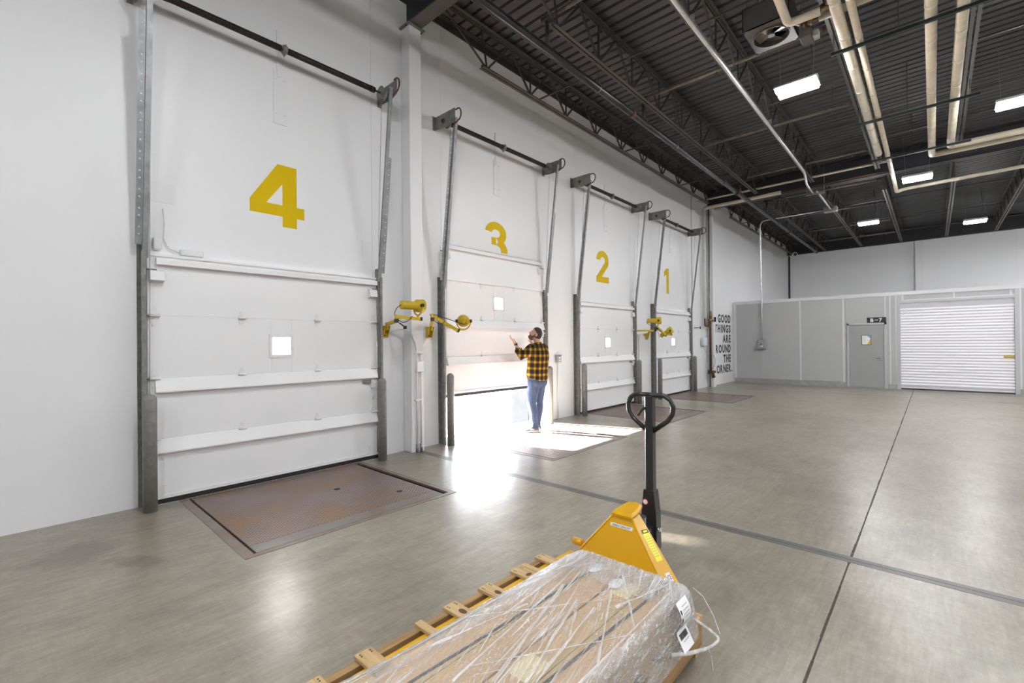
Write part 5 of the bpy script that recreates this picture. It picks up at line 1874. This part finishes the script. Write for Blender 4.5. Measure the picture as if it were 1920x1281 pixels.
def film_profile(x):
    """(y,z) cross-section from left deck edge over the top to the right deck edge"""
    k_ = min(1, max(0, (x - 0.8) / 1.45))
    yl = 1.805 - 0.16 * k_ ** 0.7
    return [(yl, 0.174), (yl - 0.04, 0.20), (1.60, 0.288 - 0.0 * k_), (1.535, 0.330), (1.50, 0.350), (1.42, 0.3545), (1.35, 0.353), (1.28, 0.3525), (1.20, 0.3545), (1.12, 0.3525), (1.04, 0.352), (0.96, 0.353), (0.905, 0.350), (0.885, 0.335), (0.880, 0.29), (0.872, 0.235), (0.862, 0.175), (0.856, 0.12)]


def resample(pl, n):
    d = [0]
    for a, b in zip(pl, pl[1:]):
        d.append(d[-1] + math.hypot(b[0] - a[0], b[1] - a[1]))
    out = []
    for i in range(n):
        s = d[-1] * i / (n - 1)
        for j in range(len(d) - 1):
            if s <= d[j + 1] + 1e-9:
                f_ = (s - d[j]) / max(1e-9, d[j + 1] - d[j])
                out.append((pl[j][0] + (pl[j + 1][0] - pl[j][0]) * f_, pl[j][1] + (pl[j + 1][1] - pl[j][1]) * f_))
                break
    return out


NV = 110


def film_layer(x0, x1, j0, j1, lift, sd, end=False, step=0.0125, name='film_sheet', m='film'):
    """one wrap of film: columns j0..j1 of the cross-section, x0..x1 along the load"""
    n_ = max(4, int((x1 - x0) / step))
    rows = [(x0 + (x1 - x0) * i / n_, 0.0) for i in range(n_ + 1)]
    if end:
        rows += [(2.215 + (0.06 + lift) * math.sin(i / 11 * PI / 2), i / 11) for i in range(1, 12)]
    if x0 < 0.7:
        rows = [(0.65 - (0.05 + lift) * math.sin(i / 11 * PI / 2), i / 11) for i in range(11, 0, -1)] + rows
    vs = []
    for (x_, dn) in rows:
        pr_ = resample(film_profile(x_), NV)
        for j in range(j0, j1 + 1):
            y_, z_ = pr_[j]
            zz2 = z_
            if dn > 0:
                if z_ > 0.172:
                    zz2 = 0.172 + (z_ - 0.172) * (1 - max(0.0, (dn - 0.12) / 0.88) ** 1.3)
                y_ = 1.25 + (y_ - 1.25) * (1 - 0.03 * dn)
            nv = noise.noise(Vector((x_ * 4 + sd, y_ * 28 + x_ * 6, z_ * 18))) * 0.004 + noise.noise(Vector((x_ * 14, y_ * 60 - x_ * 14 + sd, z_ * 40))) * 0.003
            rid = max(0, noise.noise(Vector((x_ * 1.5 + 7 + sd, y_ * 22 + x_ * 9, z_ * 12))) - 0.1) * 0.012
            # gathered bulge over the far end
            rid += 0.010 * max(0, noise.noise(Vector((x_ * 9, y_ * 9 + sd, 5)))) * min(1, max(0, (x_ - 1.95) / 0.2))
            jit = abs(nv) + rid + lift
            if j < NV * 0.22:
                y_ += jit * 0.6; zz2 += jit * 0.8
            elif y_ < 0.9:
                y_ -= jit
            else:
                zz2 += jit
            xo_ = noise.noise(Vector((y_ * 25, zz2 * 30, 3 + sd))) * 0.006 * dn
            vs.append((x_ + xo_, y_, zz2))
    w_ = j1 - j0 + 1
    fs = [(i * w_ + j, i * w_ + j + 1, (i + 1) * w_ + j + 1, (i + 1) * w_ + j) for i in range(len(rows) - 1) for j in range(w_ - 1)]
    return MB().add(vs, fs, True).build(name, m, film_t)


film_layer(0.65, 2.215, 0, NV - 1, 0.0, 0.0, True)
film_layer(1.98, 2.215, 0, NV - 1, 0.004, 3.0, True, m='film_b')
film_layer(2.08, 2.215, 8, NV - 8, 0.008, 8.0, True, m='film_b')
film_layer(0.65, 2.20, 0, 34, 0.004, 5.0, False, m='film_b')
film_layer(0.65, 2.20, 84, NV - 1, 0.004, 7.0, False, m='film_b')
film_layer(0.65, 2.20, 2, 20, 0.008, 9.0, False, m='film_b')


def film_z(x_, y_):
    if y_ > 1.50:
        pl = film_profile(x_)[:5]
        for a, b in zip(pl, pl[1:]):
            if b[0] <= y_ <= a[0]:
                return a[1] + (b[1] - a[1]) * (a[0] - y_) / max(1e-6, a[0] - b[0]) + 0.010
        return 0.185
    return 0.3605


def ribbon(p0, p1, w, n_=22, wob=0.006):
    """a gathered band of film lying on the load: a thin crinkled strip"""
    ph = random.uniform(0, 9)
    d = Vector((p1[0] - p0[0], p1[1] - p0[1], 0)).normalized()
    sd_ = Vector((-d.y, d.x, 0))
    vs = []
    k = 5
    for i in range(n_ + 1):
        f_ = i / n_
        c_ = Vector((p0[0] + (p1[0] - p0[0]) * f_, p0[1] + (p1[1] - p0[1]) * f_, 0))
        c_ += sd_ * noise.noise(Vector((f_ * 3, ph, 0))) * wob
        ww = w * (0.5 + 0.7 * abs(noise.noise(Vector((f_ * 4, ph, 4)))) + 0.5 * abs(f_ - 0.5))
        for j in range(k):
            q_ = c_ + sd_ * ((j / (k - 1) - 0.5) * ww)
            hz_ = film_z(q_.x, q_.y) + 0.0025 * math.sin(j * 2.4 + f_ * 9 + ph) + 0.002
            vs.append((q_.x, q_.y, hz_))
    fs = [(i * k + j, i * k + j + 1, (i + 1) * k + j + 1, (i + 1) * k + j) for i in range(n_) for j in range(k - 1)]
    return MB().add(vs, fs, True).build('film_strand', 'film_dense', film_t)


STR = [((2.003, 1.398), (1.05, 1.255), .010), ((1.836, 1.35), (1.142, 1.146), .018), ((1.773, 1.227), (1.217, 1.062), .016), ((1.769, 1.129), (1.241, 1.034), .014),
       ((1.348, 1.498), (1.842, 1.136), .006), ((1.139, 1.268), (1.702, 0.91), .005), ((1.25, 1.60), (2.056, 1.442), .010), ((0.95, 1.64), (1.9, 1.455), .016),
       ((1.59, 1.37), (1.1, 1.47), .010), ((1.831, 1.059), (2.2, 0.96), .016), ((0.8, 1.68), (1.6, 1.52), .018),
       ((2.14, 1.20), (1.75, 0.92), .012), ((1.95, 1.15), (1.45, 0.915), .012), ((2.19, 1.45), (1.5, 1.40), .010),
       ((2.0, 1.36), (1.2, 1.20), .006), ((1.9, 1.30), (1.1, 1.05), .007), ((1.0, 1.1), (1.5, 1.2), .008), ((2.1, 0.93), (0.8, 0.915), .014), ((0.7, 1.60), (1.9, 1.47), .020)]
for a, b, w_ in STR:
    ribbon(a, b, w_)
# loose loop
MB().tube([(2.275, 0.885, 0.335), (2.29, 0.84, 0.30), (2.25, 0.78, 0.25), (2.20, 0.733, 0.205)], 0.0022, 6).build('loose_thread', 'film_dense', film_t)
MB().tube(route([(2.225, 0.86, 0.215), (2.21, 0.80, 0.205), (2.175, 0.722, 0.20), (2.10, 0.74, 0.19), (2.0, 0.80, 0.185), (1.95, 0.855, 0.18)], 0.03), [0.005] + [0.006] * 20 + [0.008] * (len(route([(2.225, 0.86, 0.215), (2.21, 0.80, 0.205), (2.175, 0.722, 0.20), (2.10, 0.74, 0.19), (2.0, 0.80, 0.185), (1.95, 0.855, 0.18)], 0.03)) - 21), 8).build('loose_loop', 'film_dense', film_t)
MB().tube([(2.09, 0.745, 0.186), (2.085, 0.73, 0.15), (2.07, 0.72, 0.11)], 0.0015, 5).build('loose_thread', 'film_dense', film_t)

# shipping label hanging over the right edge
t = thing('shipping_label', 'white shipping label with barcode curled over the load edge', 'label', (2.05, 0.88, 0.2))


def lab_pt(u, v):
    """u across (-.05..+.05 along x), v 0 at top .. 1 bottom"""
    yy = 0.905 - 0.03 * v - (0.024 * math.sin(v * 5.2) if v < 0.65 else 0.024 * math.sin(0.65 * 5.2) + (v - 0.65) * 0.10)
    zz2 = 0.345 - 0.155 * v
    return Vector((2.075 + u - 0.045 * v, yy - 0.040, zz2 + 0.022 * (1 - v)))


def lab_patch(u0, u1, v0, v1, name, m, lift, nv_=8):
    a_ = []
    for i in range(nv_ + 1):
        v = v0 + (v1 - v0) * i / nv_
        for u in (u0, u1):
            p = lab_pt(u, v)
            a_.append(p + Vector((0, -lift, lift * 0.4)))
    k0 = len(a_)
    a_ += [p + Vector((0, 0.0006, 0)) for p in a_]
    fs = [(2 * i, 2 * i + 1, 2 * i + 3, 2 * i + 2) for i in range(nv_)]
    fs += [(k0 + 2 * i + 2, k0 + 2 * i + 3, k0 + 2 * i + 1, k0 + 2 * i) for i in range(nv_)]
    return MB().add(a_, fs, False).build(name, m, t)


lab_patch(-0.052, 0.052, 0, 1, 'sheet', 'paper', 0, 16)
xx = -0.038
random.seed(3)
while xx < 0.035:
    w_ = random.choice((0.0012, 0.002, 0.003))
    lab_patch(xx, xx + w_, 0.70, 0.80, 'barcode_bar', 'ink', 0.0010, 2)
    xx += w_ + random.choice((0.0014, 0.002))
lab_patch(-0.046, -0.034, 0.30, 0.52, 'print_block', 'ink', 0.001, 4)
lab_patch(-0.046, -0.036, 0.14, 0.22, 'print_block', 'ink', 0.001, 4)
for v in (0.10, 0.17, 0.24, 0.31, 0.45, 0.52, 0.6, 0.84):
    lab_patch(-0.02, 0.035, v, v + 0.012, 'text_line', 'ink_grey', 0.001, 1)


# ================================================================== THE MAN
def fuse(name, mb, material, parent, voxel, smooth_it=4):
    me = mb.mesh(name)
    o = bpy.data.objects.new(name, me)
    COL.objects.link(o)
    r_ = o.modifiers.new('r', 'REMESH')
    r_.mode = 'VOXEL'
    r_.voxel_size = voxel
    r_.use_smooth_shade = True
    s_ = o.modifiers.new('s', 'SMOOTH')
    s_.factor = 0.5
    s_.iterations = smooth_it
    dg = bpy.context.evaluated_depsgraph_get()
    nm = bpy.data.meshes.new_from_object(o.evaluated_get(dg))
    o.modifiers.clear()
    o.data = nm
    nm.materials.clear()
    nm.materials.append(M[material])
    for p in nm.polygons:
        p.use_smooth = True
    o.parent = parent
    return o


MAN = (6.25, 5.17, 0.003)
man = thing('person', 'man in yellow and black plaid shirt and jeans reaching up at the half-open door', 'person', MAN, None, 0.10)
man.rotation_euler.x = math.radians(2.2)
HC = Vector((0, 0.035, 1.695))
TILT = Matrix.Rotation(math.radians(24), 3, 'X')      # face turned upwards
YAW = Matrix.Rotation(math.radians(34), 3, 'Z')
HR = YAW @ TILT


def hp(p):
    return HC + HR @ Vector(p)


# limbs (x right, y forward, z up)
Lsh, Lel, Lwr = Vector((-0.195, -0.005, 1.445)), Vector((-0.315, 0.115, 1.305)), Vector((-0.365, 0.215, 1.535))
Rsh, Rel, Rwr = Vector((0.195, -0.005, 1.445)), Vector((0.275, 0.12, 1.29)), Vector((0.205, 0.255, 1.52))
b = MB()
b.loft([((0, 0, 0.88), 0.15, 0.10), ((0, 0, 0.98), 0.155, 0.105), ((0, -0.005, 1.10), 0.145, 0.10), ((0, -0.01, 1.28), 0.165, 0.11), ((0, -0.01, 1.42), 0.17, 0.10), ((0, -0.005, 1.48), 0.10, 0.075)], 20)
b.tube([(0, -0.005, 1.45), (0, 0.0, 1.54), hp((0, -0.01, -0.05))], [0.065, 0.056, 0.058], 14)
b.ellipsoid(hp((0, 0, 0.0)), (0.076, 0.098, 0.118), 20, 14, HR)          # skull
b.ellipsoid(hp((0, 0.035, -0.055)), (0.058, 0.062, 0.066), 16, 10, HR)    # jaw
b.tube([hp((0, 0.088, 0.022)), hp((0, 0.108, -0.008)), hp((0, 0.116, -0.026)), hp((0, 0.095, -0.034))], [0.009, 0.012, 0.015, 0.009], 10)  # nose
b.ellipsoid(hp((0, 0.088, 0.028)), (0.050, 0.012, 0.012), 12, 8, HR)      # brow
b.tube([hp((-0.022, 0.088, -0.056)), hp((0.0, 0.098, -0.054)), hp((0.022, 0.088, -0.056))], 0.007, 8)   # lips
for s in (-1, 1):
    b.ellipsoid(hp((s * 0.080, -0.008, -0.008)), (0.010, 0.020, 0.032), 12, 8, HR)
for sh, el, wr in ((Lsh, Lel, Lwr), (Rsh, Rel, Rwr)):
    b.tube([sh, (sh + el) / 2, el, (el + wr) / 2, wr], [0.05, 0.046, 0.040, 0.036, 0.026], 14)
for s, knee, ank in ((-1, (-0.105, 0.03, 0.49), (-0.085, -0.03, 0.09)), (1, (0.10, 0.02, 0.49), (0.09, 0.03, 0.09))):
    b.tube([(s * 0.085, 0, 0.90), (s * 0.10, 0.015, 0.70), knee, ((knee[0] + ank[0]) / 2, (knee[1] + ank[1]) / 2 - 0.012, 0.32), ank, (ank[0], ank[1] + 0.01, 0.05)], [0.075, 0.065, 0.045, 0.042, 0.034, 0.033], 14)


def hand(wr, fdir, pnorm, thumb_side):
    """palm from the wrist along fdir; pnorm is the way the palm faces; thumb_side +1/-1 along cross"""
    f_ = Vector(fdir).normalized()
    n_ = Vector(pnorm); n_ = (n_ - f_ * n_.dot(f_)).normalized()
    w_ = f_.cross(n_).normalized() * thumb_side
    wr = Vector(wr)
    pal = wr + f_ * 0.055
    Rm_ = Matrix((w_, n_, f_)).transposed()
    b.ellipsoid(pal, (0.043, 0.016, 0.055), 14, 10, Rm_)
    b.tube([wr - f_ * 0.03, wr, wr + f_ * 0.03], [0.027, 0.026, 0.028], 12)
    for off, ln, crl in ((0.030, 0.074, 0.16), (0.010, 0.082, 0.20), (-0.011, 0.076, 0.26), (-0.031, 0.060, 0.34)):
        p = pal + w_ * off + f_ * 0.040
        d = (f_ + w_ * off * 2.6).normalized()
        pts = [p - f_ * 0.02, p]
        for sgm in range(3):
            d = (d + n_ * crl * (0.5 + 0.5 * sgm)).normalized()
            p = p + d * ln * (0.45, 0.31, 0.24)[sgm]
            pts.append(p)
        b.tube(pts, [0.0095, 0.0095, 0.009, 0.0085, 0.007], 8)
    p = wr + f_ * 0.022 + w_ * 0.026
    d = (w_ * 0.85 + f_ * 0.60 + n_ * 0.25).normalized()
    pts = [p - w_ * 0.012, p]
    for sgm in range(3):
        d = (d + f_ * 0.18 + n_ * 0.05).normalized()
        p = p + d * (0.034, 0.028, 0.022)[sgm]
        pts.append(p)
    b.tube(pts, [0.013, 0.0125, 0.011, 0.010, 0.0075], 8)


hand(Lwr, (-0.42, 0.52, 0.74), (0.35, -0.25, 0.55), -1)
hand(Rwr, (-0.05, 0.40, 0.92), (-0.2, 0.8, -0.1), 1)
body_o = fuse('body', b, 'skin', man, 0.0062, 3)

# eyes, hair, beard
for s in (-1, 1):
    MB().ellipsoid(hp((s * 0.031, 0.083, 0.012)), (0.011, 0.006, 0.006), 10, 6, HR).build('eye', 'eye', man, True)
q = MB()
ns, nm_ = 26, 18
vs_ = []
for i in range(nm_ + 1):
    th = PI * i / nm_
    for j in range(ns):
        ph = 2 * PI * j / ns
        d = Vector((math.sin(th) * math.cos(ph), math.sin(th) * math.sin(ph), math.cos(th)))
        # hair line: keep above a plane that runs from the forehead to the nape
        front = d.y
        lim = 0.34 + 0.36 * front if front > -0.2 else -0.55
        inside = d.z > lim or (front < 0.22 and d.z > -0.50 and front < 0.05)
        s_ = 1.075 if inside else 0.94
        if inside and abs(d.x) > 0.75 and d.z < 0.1:
            s_ = 1.035
        vs_.append(hp((d.x * 0.076 * s_, d.y * 0.098 * s_, d.z * 0.118 * (s_ + (0.02 if d.z > 0.5 else 0)))))
fs_ = [(i * ns + j, (i + 1) * ns + j, (i + 1) * ns + (j + 1) % ns, i * ns + (j + 1) % ns) for i in range(nm_) for j in range(ns)]
q.add(vs_, fs_, True)
q.build('hair', 'hair', man, True)
q = MB()
q.ellipsoid(hp((0, 0.050, -0.082)), (0.062, 0.060, 0.052), 18, 12, HR)
for s in (-1, 1):
    q.tube([hp((s * 0.073, 0.0, 0.005)), hp((s * 0.072, 0.012, -0.04)), hp((s * 0.052, 0.05, -0.08))], [0.012, 0.017, 0.026], 10)
q.tube([hp((-0.034, 0.083, -0.048)), hp((0, 0.096, -0.040)), hp((0.034, 0.083, -0.048))], 0.009, 8)
fuse('beard', q, 'beard', man, 0.006, 2)

# shirt
q = MB()
q.loft([((0.0, -0.012, 0.935), 0.212, 0.160), ((0, -0.012, 0.99), 0.214, 0.162), ((0, -0.012, 1.08), 0.208, 0.158), ((0, -0.016, 1.18), 0.208, 0.156), ((0, -0.022, 1.29), 0.218, 0.158), ((0, -0.022, 1.39), 0.220, 0.146), ((0, -0.016, 1.455), 0.192, 0.118), ((0, -0.008, 1.50), 0.120, 0.090), ((0, -0.004, 1.528), 0.084, 0.076)], 28)
q.tube([(0, -0.004, 1.51), (0, 0.002, 1.555)], [0.078, 0.073], 18)
for sh, el, wr in ((Lsh, Lel, Lwr), (Rsh, Rel, Rwr)):
    inner = Vector((sh.x * 0.5, sh.y - 0.01, sh.z - 0.02))
    m1 = sh * 0.55 + el * 0.45
    cuff = el * 0.48 + wr * 0.52
    q.tube([inner, sh, m1, el, el * 0.75 + wr * 0.25, cuff], [0.090, 0.092, 0.080, 0.072, 0.064, 0.056], 18)
    q.tube([el * 0.62 + wr * 0.38, cuff], [0.066, 0.062], 18)
shirt = fuse('shirt', q, 'plaid', man, 0.011, 5)
for v in shirt.data.vertices:
    c_ = v.co
    k_ = noise.noise(Vector((c_.x * 9, c_.y * 9, c_.z * 5 + c_.x * 6))) * 0.010
    v.co += v.normal * k_
    if c_.z < 0.97:
        v.co.z -= (0.045 * max(0, -c_.y) / 0.16 + 0.03 * max(0, c_.x) / 0.2) * (0.97 - c_.z) / 0.04 if c_.z > 0.93 else 0.045 * max(0, -c_.y) / 0.16 + 0.03 * max(0, c_.x) / 0.2
q = MB().tube([Lel * 0.62 + Lwr * 0.38, Lel * 0.60 + Lwr * 0.40, Lel * 0.46 + Lwr * 0.54, Lel * 0.45 + Lwr * 0.55, Lel * 0.455 + Lwr * 0.545], [0.062, 0.068, 0.065, 0.058, 0.048], 18)
q.build('cuff', 'plaid', man, True)
MB().loft([((0, -0.005, 0.915), 0.196, 0.145), ((0, -0.005, 0.97), 0.196, 0.145)], 24).build('undershirt', 'tshirt', man, True)
# watch
wd = (Lwr - Lel).normalized()
wo = MB().tube([Lwr - wd * 0.030, Lwr - wd * 0.010], 0.032, 16).build('watch', 'watch', man, True)
MB().cyl(Lwr - wd * 0.02 + Vector((-0.02, -0.028, 0.0)), Lwr - wd * 0.02 + Vector((-0.026, -0.037, 0)), 0.019, 14).build('watch_face', 'watch', wo, True)

# jeans
q = MB()
q.loft([((0, 0, 0.80), 0.168, 0.140), ((0, -0.010, 0.86), 0.190, 0.148), ((0, -0.008, 0.93), 0.190, 0.144), ((0, -0.004, 1.02), 0.184, 0.134)], 26)
for s, knee, ank in ((-1, (-0.105, 0.03, 0.49), (-0.085, -0.03, 0.09)), (1, (0.10, 0.02, 0.49), (0.09, 0.03, 0.09))):
    q.ellipsoid((s * 0.088, -0.060, 0.86), (0.095, 0.088, 0.095), 16, 10)
    q.tube([(s * 0.080, -0.005, 0.90), (s * 0.088, 0.0, 0.80), (s * 0.098, 0.015, 0.66), knee, ((knee[0] + ank[0]) / 2, (knee[1] + ank[1]) / 2 - 0.012, 0.32), (ank[0], ank[1], 0.14), (ank[0], ank[1] + 0.004, 0.085), (ank[0], ank[1] + 0.006, 0.06)],
           [0.112, 0.112, 0.102, 0.082, 0.075, 0.064, 0.072, 0.066], 18)
jeans = fuse('jeans', q, 'denim', man, 0.011, 4)
for v in jeans.data.vertices:
    c_ = v.co
    amp = 0.012 if c_.z < 0.25 else 0.006
    v.co += v.normal * noise.noise(Vector((c_.x * 8, c_.y * 8, c_.z * (28 if c_.z < 0.25 else 11)))) * amp
from mathutils.bvhtree import BVHTree
jb = BVHTree.FromPolygons([v.co for v in jeans.data.vertices], [p.vertices[:] for p in jeans.data.polygons])
for s in (-1, 1):
    px_ = s * 0.082
    vs_ = []
    nu_ = 7
    for i in range(nu_):
        for j in range(nu_):
            x_ = px_ + (j / (nu_ - 1) - 0.5) * 0.105 * (1 - 0.10 * i / (nu_ - 1))
            z_ = 0.885 - 0.125 * i / (nu_ - 1) + (0.018 * abs(j / (nu_ - 1) - 0.5) * 2 if i == nu_ - 1 else 0)
            hit = jb.ray_cast(Vector((x_, -0.6, z_)), Vector((0, 1, 0)))
            yy = hit[0].y if hit[0] is not None else -0.12
            vs_.append((x_, yy - 0.004, z_))
    fs_ = [(i * nu_ + j, i * nu_ + j + 1, (i + 1) * nu_ + j + 1, (i + 1) * nu_ + j) for i in range(nu_ - 1) for j in range(nu_ - 1)]
    MB().add(vs_, fs_, True).build('pocket', 'denim', man, True)

# shoes
for s, (ax, ay) in ((-1, (-0.085, -0.03)), (1, (0.09, 0.03))):
    yaw_ = Matrix.Rotation(math.radians(46 - s * 7), 3, 'Z')
    q = MB()
    upr = [(-0.075, 0.030, 0.060), (-0.055, 0.036, 0.090), (0.0, 0.040, 0.094), (0.06, 0.041, 0.072), (0.12, 0.044, 0.056), (0.17, 0.040, 0.046), (0.198, 0.026, 0.036)]
    nn_ = 14
    vs_ = []
    for yy, hw_, ht2 in upr:
        for j in range(nn_):
            a = PI * j / (nn_ - 1)
            vs_.append((hw_ * math.cos(a), yy, 0.020 + (ht2 - 0.020) * abs(math.sin(a)) ** 0.75))
    fs_ = [(i * nn_ + j, i * nn_ + j + 1, (i + 1) * nn_ + j + 1, (i + 1) * nn_ + j) for i in range(len(upr) - 1) for j in range(nn_ - 1)]
    fs_ += [tuple(range(nn_)), tuple(reversed(range((len(upr) - 1) * nn_, len(upr) * nn_)))]
    q.add(vs_, fs_, True)
    for i in range(len(q.v)):
        q.v[i] = yaw_ @ q.v[i] + Vector((ax, ay, 0))
    sh_ = q.build('shoe', 'shoe', man, True)
    q = MB()
    out_ = [(-0.034, -0.07), (-0.042, 0.0), (-0.045, 0.08), (-0.047, 0.13), (-0.038, 0.185), (-0.018, 0.208), (0.018, 0.208), (0.038, 0.185), (0.047, 0.13), (0.045, 0.08), (0.042, 0.0), (0.034, -0.07), (0.018, -0.088), (-0.018, -0.088)]
    q.prism(out_, 'z', 0.0, 0.028)
    for i in range(len(q.v)):
        q.v[i] = yaw_ @ q.v[i] + Vector((ax, ay, 0))
    q.build('sole', 'shoe_sole', sh_, True)
    for i in range(3):
        q = MB()
        for sd_ in (-1, 1):
            q.box(sd_ * 0.0405 - 0.002, sd_ * 0.0405 + 0.002, 0.02 + i * 0.024, 0.032 + i * 0.024, 0.03, 0.06)
        for i2 in range(len(q.v)):
            q.v[i2] = yaw_ @ q.v[i2] + Vector((ax, ay, 0))
        q.build('shoe_stripe', 'shoe_sole', sh_, True)
